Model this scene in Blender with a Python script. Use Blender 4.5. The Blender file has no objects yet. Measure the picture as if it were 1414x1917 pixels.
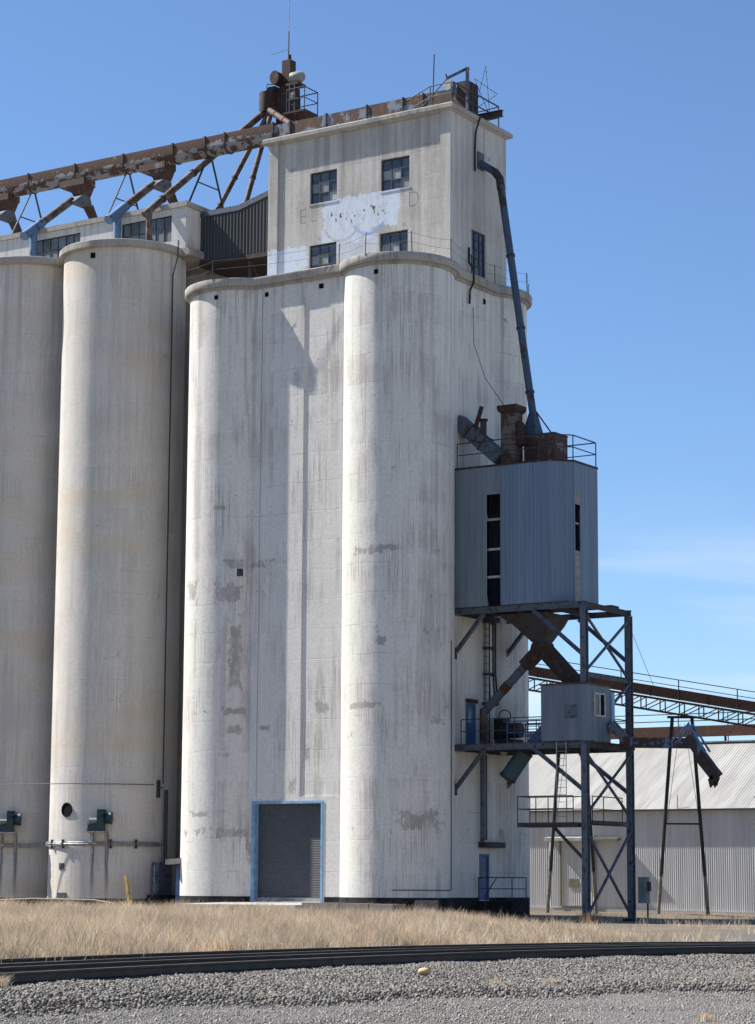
import bpy, math, random
import numpy as np
from mathutils import Vector, Matrix
from math import sin, cos, pi, radians, sqrt, atan2
random.seed(7); rng = np.random.default_rng(7)
scene = bpy.context.scene
COL = scene.collection

# ------------------------------------------------------------------ camera
HEAD = radians(32.9); PITCH = math.atan(694/4360.); ROLL = radians(0.3)
CAM = Vector((51.66, -85.68, 0.75))
FW = Vector((-sin(HEAD), cos(HEAD), 0)); RT = Vector((cos(HEAD), sin(HEAD), 0)); UP = Vector((0, 0, 1))
fwd = FW*cos(PITCH)+UP*sin(PITCH); upc = UP*cos(PITCH)-FW*sin(PITCH)
r2 = RT*cos(ROLL)+upc*sin(ROLL); u2 = upc*cos(ROLL)-RT*sin(ROLL)
cd = bpy.data.cameras.new('camera'); cam = bpy.data.objects.new('camera', cd); COL.objects.link(cam)
cam.matrix_world = Matrix(((r2.x, u2.x, -fwd.x, CAM.x), (r2.y, u2.y, -fwd.y, CAM.y), (r2.z, u2.z, -fwd.z, CAM.z), (0, 0, 0, 1)))
cd.sensor_fit = 'VERTICAL'; cd.sensor_height = 24; cd.sensor_width = 24; cd.lens = 24*4360/1917.
cd.clip_start = 0.5; cd.clip_end = 20000
scene.camera = cam

# ------------------------------------------------------------------ sun, sky, exposure
SUN_EL = radians(46.5); GAM = radians(77.3)
sdir = Vector((-sin(GAM)*cos(SUN_EL), -cos(GAM)*cos(SUN_EL), sin(SUN_EL)))      # towards the sun
sl = bpy.data.lights.new('sun', 'SUN'); sl.energy = 5.0; sl.angle = radians(0.53); sl.color = (1.0, 0.95, 0.87)
so = bpy.data.objects.new('sun', sl); COL.objects.link(so); so.location = (0, 0, 80)
so.rotation_euler = (-sdir).to_track_quat('-Z', 'Y').to_euler()
world = bpy.data.worlds.new('World'); scene.world = world; world.use_nodes = True
wn = world.node_tree; wn.nodes.clear()
W_ = lambda t, **k: [wn.nodes.new(t)][0]
sky = wn.nodes.new('ShaderNodeTexSky'); sky.sky_type = 'NISHITA'; sky.sun_disc = False
sky.sun_elevation = SUN_EL; sky.sun_rotation = atan2(sdir.x, sdir.y)
sky.altitude = 1200; sky.air_density = 1.0; sky.dust_density = 0.1; sky.ozone_density = 3.5
tc = wn.nodes.new('ShaderNodeTexCoord')
mp = wn.nodes.new('ShaderNodeMapping'); mp.inputs['Scale'].default_value = (2.2, 2.2, 15); mp.inputs['Location'].default_value = (0.35, 0.1, 0.0)
wn.links.new(tc.outputs['Generated'], mp.inputs['Vector'])
cn = wn.nodes.new('ShaderNodeTexNoise'); cn.inputs['Scale'].default_value = 1.9; cn.inputs['Detail'].default_value = 5; cn.inputs['Roughness'].default_value = 0.5
cn.inputs['Distortion'].default_value = 0.6
wn.links.new(mp.outputs[0], cn.inputs['Vector'])
cr = wn.nodes.new('ShaderNodeMapRange'); cr.interpolation_type = 'SMOOTHSTEP'
cr.inputs[1].default_value = 0.42; cr.inputs[2].default_value = 0.70; cr.inputs[3].default_value = 0.0; cr.inputs[4].default_value = 0.6
wn.links.new(cn.outputs['Fac'], cr.inputs[0])
sx = wn.nodes.new('ShaderNodeSeparateXYZ'); wn.links.new(tc.outputs['Generated'], sx.inputs[0])
el = wn.nodes.new('ShaderNodeMapRange'); el.interpolation_type = 'SMOOTHSTEP'
el.inputs[1].default_value = 0.09; el.inputs[2].default_value = 0.175; el.inputs[3].default_value = 1.0; el.inputs[4].default_value = 0.0
wn.links.new(sx.outputs['Z'], el.inputs[0])
mu = wn.nodes.new('ShaderNodeMath'); mu.operation = 'MULTIPLY'; wn.links.new(cr.outputs[0], mu.inputs[0]); wn.links.new(el.outputs[0], mu.inputs[1])
mxc = wn.nodes.new('ShaderNodeMix'); mxc.data_type = 'RGBA'; wn.links.new(mu.outputs[0], mxc.inputs[0])
tint = wn.nodes.new('ShaderNodeMix'); tint.data_type = 'RGBA'; tint.blend_type = 'MULTIPLY'; tint.inputs[0].default_value = 1; tint.inputs[7].default_value = (.90, 1.0, 1.10, 1)
wn.links.new(sky.outputs[0], tint.inputs[6]); wn.links.new(tint.outputs[2], mxc.inputs[6]); mxc.inputs[7].default_value = (7.0, 7.3, 7.6, 1)
bg = wn.nodes.new('ShaderNodeBackground'); bg.inputs['Strength'].default_value = 0.066
wn.links.new(mxc.outputs[2], bg.inputs['Color'])
wo = wn.nodes.new('ShaderNodeOutputWorld'); wn.links.new(bg.outputs[0], wo.inputs['Surface'])
vs = scene.view_settings; vs.view_transform = 'Standard'; vs.look = 'None'; vs.gamma = 1.0; vs.exposure = 1.12
vs.use_curve_mapping = False

# ------------------------------------------------------------------ material helpers
class NT:
    def __init__(s, name):
        s.m = bpy.data.materials.new(name); s.m.use_nodes = True; s.t = s.m.node_tree; s.t.nodes.clear()
        s.out = s.t.nodes.new('ShaderNodeOutputMaterial'); s.b = s.t.nodes.new('ShaderNodeBsdfPrincipled')
        s.t.links.new(s.b.outputs[0], s.out.inputs[0]); s._pos = None
    def n(s, t): return s.t.nodes.new(t)
    def set(s, sock, v):
        if isinstance(v, bpy.types.NodeSocket): s.t.links.new(v, sock)
        elif isinstance(v, (int, float)): sock.default_value = v
        else:
            v = tuple(v); sock.default_value = v if len(sock.default_value) == len(v) else v+(1,)
    def pos(s):
        if s._pos is None: s._pos = s.n('ShaderNodeNewGeometry').outputs['Position']
        return s._pos
    def objpos(s): return s.n('ShaderNodeTexCoord').outputs['Object']
    def rnd(s): return s.n('ShaderNodeObjectInfo').outputs['Random']
    def attr(s, a): x = s.n('ShaderNodeAttribute'); x.attribute_name = a; return x.outputs['Color']
    def map(s, v, sc=(1, 1, 1), loc=(0, 0, 0), rot=(0, 0, 0)):
        x = s.n('ShaderNodeMapping'); s.set(x.inputs[0], v); x.inputs[1].default_value = loc; x.inputs[2].default_value = rot; x.inputs[3].default_value = sc
        return x.outputs[0]
    def noise(s, v, scale=1, detail=3, rough=.5, dist=0):
        x = s.n('ShaderNodeTexNoise'); s.set(x.inputs['Vector'], v); x.inputs['Scale'].default_value = scale
        x.inputs['Detail'].default_value = detail; x.inputs['Roughness'].default_value = rough; x.inputs['Distortion'].default_value = dist
        return x.outputs['Fac']
    def voro(s, v, scale, out='Color'):
        x = s.n('ShaderNodeTexVoronoi'); s.set(x.inputs['Vector'], v); x.inputs['Scale'].default_value = scale; return x.outputs[out]
    def white(s, v):
        x = s.n('ShaderNodeTexWhiteNoise'); x.noise_dimensions = '1D'; s.set(x.inputs['W'], v); return x.outputs['Value']
    def mr(s, v, a, b, c=0., d=1., smooth=True):
        x = s.n('ShaderNodeMapRange'); x.interpolation_type = 'SMOOTHSTEP' if smooth else 'LINEAR'
        s.set(x.inputs[0], v)
        for i, q in enumerate((a, b, c, d)): s.set(x.inputs[i+1], q)
        return x.outputs[0]
    def mix(s, f, a, b, mode='MIX'):
        x = s.n('ShaderNodeMix'); x.data_type = 'RGBA'; x.blend_type = mode
        s.set(x.inputs[0], f); s.set(x.inputs[6], a); s.set(x.inputs[7], b); return x.outputs[2]
    def ma(s, op, a, b=0., c=0., clamp=False):
        x = s.n('ShaderNodeMath'); x.operation = op; x.use_clamp = clamp
        s.set(x.inputs[0], a); s.set(x.inputs[1], b); s.set(x.inputs[2], c); return x.outputs[0]
    def xyz(s, v):
        x = s.n('ShaderNodeSeparateXYZ'); s.set(x.inputs[0], v); return x.outputs
    def vec(s, a, b, c):
        x = s.n('ShaderNodeCombineXYZ'); s.set(x.inputs[0], a); s.set(x.inputs[1], b); s.set(x.inputs[2], c); return x.outputs[0]
    def fin(s, col, rough=.85, metal=0., bump=None, dist=.02, strength=.5, spec=.3, droug=0.):
        s.set(s.b.inputs['Base Color'], col); s.set(s.b.inputs['Roughness'], rough); s.set(s.b.inputs['Metallic'], metal)
        s.b.inputs['Specular IOR Level'].default_value = spec
        if 'Diffuse Roughness' in s.b.inputs: s.b.inputs['Diffuse Roughness'].default_value = droug
        if bump is not None:
            x = s.n('ShaderNodeBump'); x.inputs['Strength'].default_value = strength; x.inputs['Distance'].default_value = dist
            s.set(x.inputs['Height'], bump); s.t.links.new(x.outputs[0], s.b.inputs['Normal'])
        return s.m
M = {}

def concrete(name, paint, bare, dirt, streak=(.46, .60), peel=.62, joint=1.25, warm=0., top=27.3, streak_amt=.8, spots=(), extra=None, peel_z=()):
    k = NT(name); p = k.pos(); z = k.xyz(p)[2]
    s1 = k.noise(k.map(p, (1.5, 1.5, .045)), 1, 5, .62)
    s2 = k.noise(k.map(p, (5.5, 5.5, .10), (3, 1, 0)), 1, 4, .6)
    bl = k.noise(k.map(p, (.32, .32, .42)), 1, 4, .6)
    band = k.ma('FLOOR', k.ma('DIVIDE', k.ma('ADD', z, k.ma('MULTIPLY', k.noise(p, .8, 2), .22)), joint))
    br = k.white(band)
    f = k.ma('ADD', k.ma('MULTIPLY', s1, .62), k.ma('MULTIPLY', s2, .22))
    f = k.ma('ADD', f, k.ma('MULTIPLY', k.ma('SUBTRACT', bl, .5), .42))
    f = k.ma('ADD', f, k.ma('MULTIPLY', k.ma('SUBTRACT', br, .5), .055))
    f = k.mr(f, streak[0]-.04, streak[1]-.04, 0, streak_amt)
    col = k.mix(f, paint, bare)
    s3 = k.noise(k.map(p, (15, 15, .35), (2, 5, 1)), 1, 5, .7); sm = k.noise(k.map(p, (.55, .55, .30), (7, 3, 2)), 1, 4, .6)
    col = k.mix(k.ma('MULTIPLY', k.mr(s3, .47, .60), k.mr(sm, .45, .62, .03, .66)), col, tuple(b*.92 for b in bare))
    s4 = k.noise(k.map(p, (11, 11, .5), (8, 2, 3)), 1, 5, .7); sn = k.noise(k.map(p, (.6, .6, .35), (1, 9, 6)), 1, 4, .6)
    col = k.mix(k.ma('MULTIPLY', k.mr(s4, .50, .62), k.mr(sn, .46, .6, 0, .7)), col, tuple(min(.9, c*1.14) for c in paint))
    # form joints: thin chalky or dark ring lines, broken by noise
    fr = k.ma('FRACT', k.ma('DIVIDE', k.ma('ADD', z, k.ma('MULTIPLY', k.noise(p, .8, 2), .22)), joint))
    jl = k.mr(k.ma('ABSOLUTE', k.ma('SUBTRACT', fr, .5)), .482, .497)
    jb = k.mr(k.noise(k.map(p, (.7, .7, 1.3)), 1, 3), .46, .62)
    jc = k.mr(k.noise(k.map(p, (.25, .25, .25), (9, 2, 4)), 1, 2), .47, .53)
    jcol = k.mix(jc, dirt, tuple(min(1, c*1.12) for c in paint))
    col = k.mix(k.ma('MULTIPLY', k.ma('MULTIPLY', jl, jb), .55), col, jcol)
    # drips below the rim
    dr = k.noise(k.map(p, (3.2, 3.2, .03), (1, 7, 0)), 1, 4, .6)
    dz = k.mr(z, top-9, top, 0, 1)
    col = k.mix(k.ma('MULTIPLY', k.ma('MULTIPLY', k.mr(dr, .5, .68), dz), .55), col, dirt)
    if warm:
        wz = k.noise(k.map(p, (.12, .12, .5), (4, 4, 4)), 1, 3, .55)
        col = k.mix(k.mr(wz, .45, .7, 0, warm), col, (.56, .46, .32))
    # fine mottling
    g = k.noise(p, 9, 5, .7)
    col = k.mix(k.mr(g, .35, .75, 0, .30), col, dirt)
    # peeled paint, ragged
    pn = k.noise(k.map(p, (1.1, 1.1, .9)), 1, 8, .68)
    pm = k.noise(k.map(p, (.16, .16, .30), (2, 8, 1)), 1, 2)
    pf = k.mr(k.ma('ADD', pn, k.ma('MULTIPLY', k.ma('SUBTRACT', pm, .5), .75)), peel, peel+.012)
    for (zc, zw, amt) in peel_z:
        d_ = k.mr(k.ma('ABSOLUTE', k.ma('SUBTRACT', z, zc)), 0, zw, amt, 0)
        pf = k.ma('MAXIMUM', pf, k.mr(k.ma('ADD', pn, d_), .70, .712))
    rag0 = k.noise(k.map(p, (4.2, 4.2, 2.4)), 1, 9, .76) if spots else None
    for (cx, cy, cz, rx, rz) in spots:
        q = k.xyz(p); dx = k.ma('SUBTRACT', q[0], cx); dy = k.ma('SUBTRACT', q[1], cy)
        dh = k.ma('DIVIDE', k.ma('SQRT', k.ma('ADD', k.ma('MULTIPLY', dx, dx), k.ma('MULTIPLY', dy, dy))), rx); dz_ = k.ma('DIVIDE', k.ma('ABSOLUTE', k.ma('SUBTRACT', q[2], cz)), rz)
        dd = k.ma('MAXIMUM', dh, dz_); yy = 1.0
        fall = k.ma('SUBTRACT', 1.0, dd)
        rag = k.ma('ADD', k.ma('MULTIPLY', k.ma('MINIMUM', fall, .6), .30), k.ma('MULTIPLY', k.ma('SUBTRACT', rag0, .5), 1.35))
        pf = k.ma('MAXIMUM', pf, k.ma('MULTIPLY', k.ma('MULTIPLY', k.mr(rag, .06, .075), k.mr(dd, 1.7, 1.75, 1, 0)), yy))
    col = k.mix(k.ma('MULTIPLY', pf, k.mr(k.noise(k.map(p, (2.5, 2.5, 1.2), (3, 3, 3)), 1, 5, .65), .3, .6, .4, .85)), col, tuple(c*.88 for c in bare))
    ch_ = k.noise(k.map(p, (4.2, 4.2, 2.6), (5, 1, 2)), 1, 7, .7)
    cm_ = k.noise(k.map(p, (.5, .5, .5), (1, 3, 5)), 1, 2)
    cf_ = k.mr(k.ma('ADD', ch_, k.ma('MULTIPLY', k.ma('SUBTRACT', cm_, .5), .35)), .69, .705)
    col = k.mix(k.ma('MULTIPLY', cf_, .8), col, tuple(c*.72 for c in bare))
    if extra: col = extra(k, p, col)
    h = k.ma('ADD', k.ma('MULTIPLY', g, .25), k.ma('MULTIPLY', k.noise(p, 1.6, 4, .6), .6))
    h = k.ma('SUBTRACT', h, k.ma('MULTIPLY', pf, .25)); h = k.ma('SUBTRACT', h, k.ma('MULTIPLY', jl, .2))
    return k.fin(col, .93, 0, h, .03, .6, .15, .25)

def headmural(k, p, col):
    q = k.xyz(p); x, y, z = q
    wob = k.ma('MULTIPLY', k.ma('SUBTRACT', k.noise(p, 1.9, 7, .7), .5), .95)
    fine = k.noise(k.map(p, (7, 7, 2.2)), 1, 5, .7)
    onf = k.mr(y, .10, .14, 1, 0)
    def box(x0, x1, z0, z1, soft=.05):
        a = k.mr(k.ma('ADD', x, wob), x0, x0+soft); b = k.mr(k.ma('ADD', x, wob), x1-soft, x1, 1, 0)
        c = k.mr(k.ma('ADD', z, wob), z0, z0+soft); d = k.mr(k.ma('ADD', z, wob), z1-soft, z1, 1, 0)
        return k.ma('MULTIPLY', k.ma('MULTIPLY', a, b), k.ma('MULTIPLY', c, d))
    m = k.ma('MAXIMUM', box(-6.9, -2.72, 30.1, 31.78), box(-7.0, -4.2, 29.55, 30.4))
    m = k.ma('MAXIMUM', m, box(-10.2, -7.75, 27, 29.85))
    m = k.ma('MAXIMUM', m, k.ma('MULTIPLY', box(-6.1, -3.9, 27, 29.7), .6))
    m = k.ma('MULTIPLY', k.ma('MULTIPLY', m, onf), k.mr(fine, .30, .56, .35, .95))
    col = k.mix(m, col, (.60, .67, .76))
    def ring(cx, cz, r, w, a0, c, amt):
        dx = k.ma('SUBTRACT', x, cx); dz = k.ma('SUBTRACT', z, cz)
        d = k.ma('SQRT', k.ma('ADD', k.ma('MULTIPLY', dx, dx), k.ma('MULTIPLY', dz, dz)))
        e = k.mr(k.ma('ABSOLUTE', k.ma('SUBTRACT', d, r)), w*.7, w, 1, 0)
        low = k.mr(dz, a0, a0+.2, 1, 0)
        return k.mix(k.ma('MULTIPLY', k.ma('MULTIPLY', k.ma('MULTIPLY', e, low), onf), k.mr(fine, .35, .6, .15, amt)), col, c)
    col = ring(-5.85, 30.72, .98, .07, -.45, (.40, .31, .28), .75)
    col = ring(-4.35, 30.78, .92, .09, -.55, (.22, .38, .66), .95)
    # remnants of dark lettering inside the white field
    rem = k.noise(k.map(p, (5.5, 1, 3.2), (3, 0, 2)), 1, 2, .5)
    lz = k.mr(k.ma('ABSOLUTE', k.ma('SUBTRACT', z, 30.85)), .18, .45, 1, 0)
    lx = k.ma('MULTIPLY', k.mr(x, -6.6, -6.4), k.mr(x, -3.4, -3.2, 1, 0))
    col = k.mix(k.ma('MULTIPLY', k.ma('MULTIPLY', k.mr(rem, .60, .63), lz), k.ma('MULTIPLY', lx, onf)), col, (.09, .10, .12))
    return col

def fanstain(k, p, col):
    q = k.xyz(p); w = k.ma('MULTIPLY', k.ma('SUBTRACT', k.noise(k.map(p, (4, 4, 1.0)), 1, 4), .5), .16)
    for (i, ph) in ((0, -60), (1, -54)):
        for a in (-.42, .25):
            cx = (-18.2, -24.1)[i]+2.95*cos(radians(ph))-a*sin(radians(ph)); cy = -.3+2.95*sin(radians(ph))+a*cos(radians(ph))
            dx = k.ma('SUBTRACT', k.ma('ADD', q[0], w), cx); dy = k.ma('SUBTRACT', q[1], cy)
            d = k.ma('SQRT', k.ma('ADD', k.ma('MULTIPLY', dx, dx), k.ma('MULTIPLY', dy, dy)))
            m = k.ma('MULTIPLY', k.mr(d, .03, .13, 1, 0), k.ma('MULTIPLY', k.mr(q[2], -.2, 1.4, .2, 1), k.mr(q[2], 2.8, 3.0, 1, 0)))
            col = k.mix(k.ma('MULTIPLY', m, .75), col, (.10, .085, .065))
    return col
WHITE = (.675, .658, .62); BARE = (.375, .35, .32); DIRT = (.27, .25, .23)
M['elev'] = concrete('painted_concrete_elevator', WHITE, BARE, DIRT, peel=.755, joint=1.3, streak_amt=.64, top=27.3,
    spots=[(-9.42, -3.37, 13.4, .75, .42), (-9.18, -3.25, 14.66, .5, .2), (-8.3, -2.8, 14.64, .45, .16), (-9.85, -3.53, 17.2, .5, .1), (-11.4, -3.41, 13.5, .45, .45), (-9.13, -3.2, 10.6, .3, 1.6), (-9.1, -3.2, 8.15, .5, .16), (-9.1, -3.2, 7.35, .4, .2), (-10.6, -3.6, 3.65, .6, .12), (-9.2, -3.28, 2.85, .9, .22), (.1, -2.48, 3.3, 1.15, .42), (-1.9, -3.6, 14.7, .7, .16), (-.95, -3.39, 14.8, .5, .14), (-2.1, -3.6, 8.1, .8, .12), (-1.37, -3.5, 10.8, .3, .2), (.43, -1.73, 7.5, .4, .16), (-7.8, -2.8, 7.4, .3, .12), (-4.84, -2.8, 8.17, .4, .3), (-5.5, -2.8, 6.24, .15, .3), (-6.3, -2.8, 4.9, .2, .3), (-8.5, -2.8, 2.2, .15, .6)],
    peel_z=[(14.7, .45, .12), (8.15, .35, .12), (2.9, .5, .13), (6.3, .3, .1)])
M['head'] = concrete('painted_concrete_headhouse', (.55, .53, .495), (.37, .345, .315), DIRT, streak=(.36, .56), peel=.78, joint=1.15, top=34.8, extra=headmural, peel_z=[(33.5, .4, .14), (30.0, .3, .08)])
M['silo'] = concrete('weathered_concrete_silo', (.60, .575, .535), (.46, .435, .40), (.30, .27, .235), streak=(.42, .62), peel=.86, joint=1.0, warm=.5, top=30.3, extra=fanstain)
M['gallery'] = concrete('whitewashed_concrete_gallery', (.60, .59, .57), (.42, .40, .37), DIRT, peel=.84, joint=1.2, top=33)
M['cap'] = concrete('stained_concrete_cap', (.38, .36, .335), (.22, .205, .19), (.12, .11, .10), peel=.78, joint=5, top=60)
M['slab'] = concrete('grey_concrete_slab', (.44, .41, .37), (.32, .30, .27), (.2, .18, .16), peel=.9, joint=7, top=60)
M['block'] = concrete('brown_concrete_block', (.24, .21, .185), (.19, .165, .14), (.1, .09, .08), peel=.9, joint=.6, top=60)

def plain(name, c, rough=.6, metal=0., var=.25, c2=None, sc=4, spec=.4):
    k = NT(name); p = k.pos(); n = k.noise(p, sc, 5, .65)
    c2 = c2 or tuple(x*(1-var*1.6) for x in c)
    return k.fin(k.mix(k.mr(n, .38, .68), c, c2), rough, metal, n, .01, .2, spec)
def rusty(name, paint, rust=(.095, .048, .032), amt=.5, sc=1.4, dark=(.05, .03, .025), stretch=(1, 1, 1), bias=None):
    k = NT(name); p = k.map(k.pos(), stretch); n = k.noise(p, sc, 8, .68); n2 = k.noise(p, sc*5, 5, .6)
    e = .5+(.5-amt)*.45
    nb_ = n if bias is None else k.ma('ADD', n, k.mr(k.xyz(k.pos())[2], bias[0], bias[1], -.07, .085))
    r = k.mix(k.mr(n2, .35, .7), rust, dark); r = k.mix(k.mr(k.noise(p, sc*2.2, 4), .58, .7, 0, .7), r, (.16, .068, .03))
    col = k.mix(k.mr(k.ma('ADD', nb_, k.ma('MULTIPLY', n2, .08)), e+.02, e+.06), paint, r)
    return k.fin(col, .75, 0, k.ma('ADD', n2, n), .008, .3, .3)
M['tube'] = rusty('rusting_white_conveyor_paint', (.235, .24, .24), amt=.64, sc=2.1, stretch=(.8, .8, 1.5), bias=(36.35, 36.75))
M['roofbox'] = rusty('rusting_bluegrey_box_paint', (.15, .19, .24), amt=.55, sc=1.2)
M['hopperrust'] = rusty('rust_brown_hopper', (.16, .155, .16), rust=(.085, .045, .032), amt=.72, sc=1.5)
M['rust'] = rusty('solid_rust_steel', (.1, .055, .04), rust=(.1, .045, .03), amt=.8, sc=2)
M['darkrust'] = rusty('dark_rust_steel', (.05, .04, .04), rust=(.05, .028, .022), amt=.7, sc=2, dark=(.025, .018, .016))
M['brownpipe'] = rusty('brown_spout_pipe', (.125, .105, .095), rust=(.085, .052, .038), amt=.5, sc=1.8)
M['bluespout'] = rusty('pale_blue_spout_paint', (.105, .18, .29), amt=.28, sc=1.6)
M['bluepipe'] = rusty('dark_blue_pipe_paint', (.055, .085, .13), rust=(.04, .03, .03), amt=.35, sc=1.1)
M['steel'] = rusty('blue_grey_structural_steel', (.09, .112, .145), rust=(.065, .05, .045), amt=.36, sc=4.5)
M['steeldark'] = rusty('dark_structural_steel', (.045, .05, .06), rust=(.05, .035, .03), amt=.45, sc=2)
M['bluerail'] = plain('light_blue_rail_paint', (.10, .20, .34), .5)
M['bluedoor'] = plain('blue_door_paint', (.065, .135, .28), .5, var=.2)
M['blueframe'] = plain('sky_blue_frame_paint', (.19, .36, .55), .55, var=.2)
M['black'] = plain('black_void', (.006, .006, .007), .9, var=.1, spec=.1)
M['tar'] = plain('black_tar_band', (.035, .035, .037), .9, var=.35, sc=2, spec=.1)
M['wire'] = plain('dark_wire', (.03, .03, .032), .6)
M['galv'] = plain('galvanised_steel', (.36, .37, .38), .45, .5, sc=6)
M['fan'] = plain('dark_teal_fan_paint', (.018, .045, .055), .45, var=.3)
M['motor'] = plain('grey_motor_paint', (.27, .27, .26), .5)
M['yellow'] = plain('yellow_bollard_paint', (.46, .33, .10), .6, var=.25)
M['wood'] = plain('bleached_wood', (.42, .36, .27), .9)
M['creosote'] = plain('creosoted_timber', (.035, .028, .024), .9, var=.4)
M['oldpost'] = plain('tarred_post', (.02, .018, .016), .8)
M['palepost'] = plain('weathered_post_foot', (.17, .16, .13), .9)
M['frame'] = plain('dark_window_frame', (.045, .05, .055), .6)
M['tan'] = plain('tan_rock', (.50, .37, .20), .9)
M['olive'] = plain('olive_trim_paint', (.17, .165, .11), .7)
M['whitetrim'] = plain('white_trim_paint', (.42, .42, .40), .6)
M['insul'] = plain('pale_insulation_board', (.27, .27, .25), .9)
M['green'] = plain('grey_green_cabinet', (.22, .25, .23), .6)

def glass(name, c, rough=.12):
    k = NT(name); p = k.pos(); n = k.noise(p, 1.3, 4, .6); r = k.rnd()
    col = k.mix(k.mr(n, .4, .65), c, tuple(min(1, x*1.6+.01) for x in c))
    col = k.mix(k.ma('MULTIPLY', k.mr(r, .45, 1.), .5), col, tuple(min(1, x*2.6+.02) for x in c))
    return k.fin(col, k.ma('ADD', rough, k.ma('MULTIPLY', n, .2)), 0, n, .003, .12, .6)
M['tealcan'] = rusty('worn_teal_can_paint', (.05, .09, .11), rust=(.05, .035, .03), amt=.3, sc=1.5)
M['armblue'] = rusty('worn_blue_arm_paint', (.08, .155, .28), rust=(.04, .03, .028), amt=.55, sc=2.0)
M['glass'] = glass('dusty_dark_glass', (.028, .036, .048)); M['glasspale'] = glass('whitened_glass_pane', (.17, .18, .19), .4)
M['glassgrey'] = glass('grey_gallery_glass', (.075, .085, .095), .35)

def sheet(name, c, c2, rough=.5, metal=.3, streak=(3, 3, .15), rust=0., sc=1., rv=.22):
    k = NT(name); p = k.pos(); n = k.noise(k.map(p, streak), sc, 5, .6); r = k.rnd()
    col = k.mix(k.mr(n, .36, .68), c, c2)
    col = k.mix(k.ma('MULTIPLY', r, rv), col, tuple(x*.62 for x in c))
    if rust:
        rn = k.noise(p, 1.1, 7, .7); col = k.mix(k.mr(rn, .70-rust*.2, .74-rust*.2, 0, .8), col, (.10, .055, .035))
    return k.fin(col, rough, metal, k.noise(p, 12, 3), .004, .15, .35)
M['housesheet'] = sheet('blue_grey_ribbed_siding', (.155, .21, .285), (.125, .168, .225), .55, .1, rv=.34)
M['housesheet2'] = sheet('grey_corrugated_siding', (.20, .235, .27), (.15, .178, .205), .55, .2, rust=.1)
M['boothsheet'] = sheet('grey_booth_siding', (.145, .175, .21), (.11, .133, .16), .6, .1, rust=.25)
M['bridgesheet'] = sheet('dark_grey_bridge_siding', (.05, .055, .06), (.035, .038, .042), .6, .1)
M['whwall'] = sheet('galvanised_wall_sheet', (.60, .605, .615), (.49, .495, .505), .6, .0, rust=.0)
M['whroof'] = sheet('galvanised_roof_sheet', (.36, .36, .35), (.27, .265, .255), .6, .1, streak=(2.2, .25, .5), sc=1., rv=.5)
M['shutter'] = plain('dark_grey_roller_shutter', (.072, .077, .088), .6, .05, var=.15)

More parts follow.
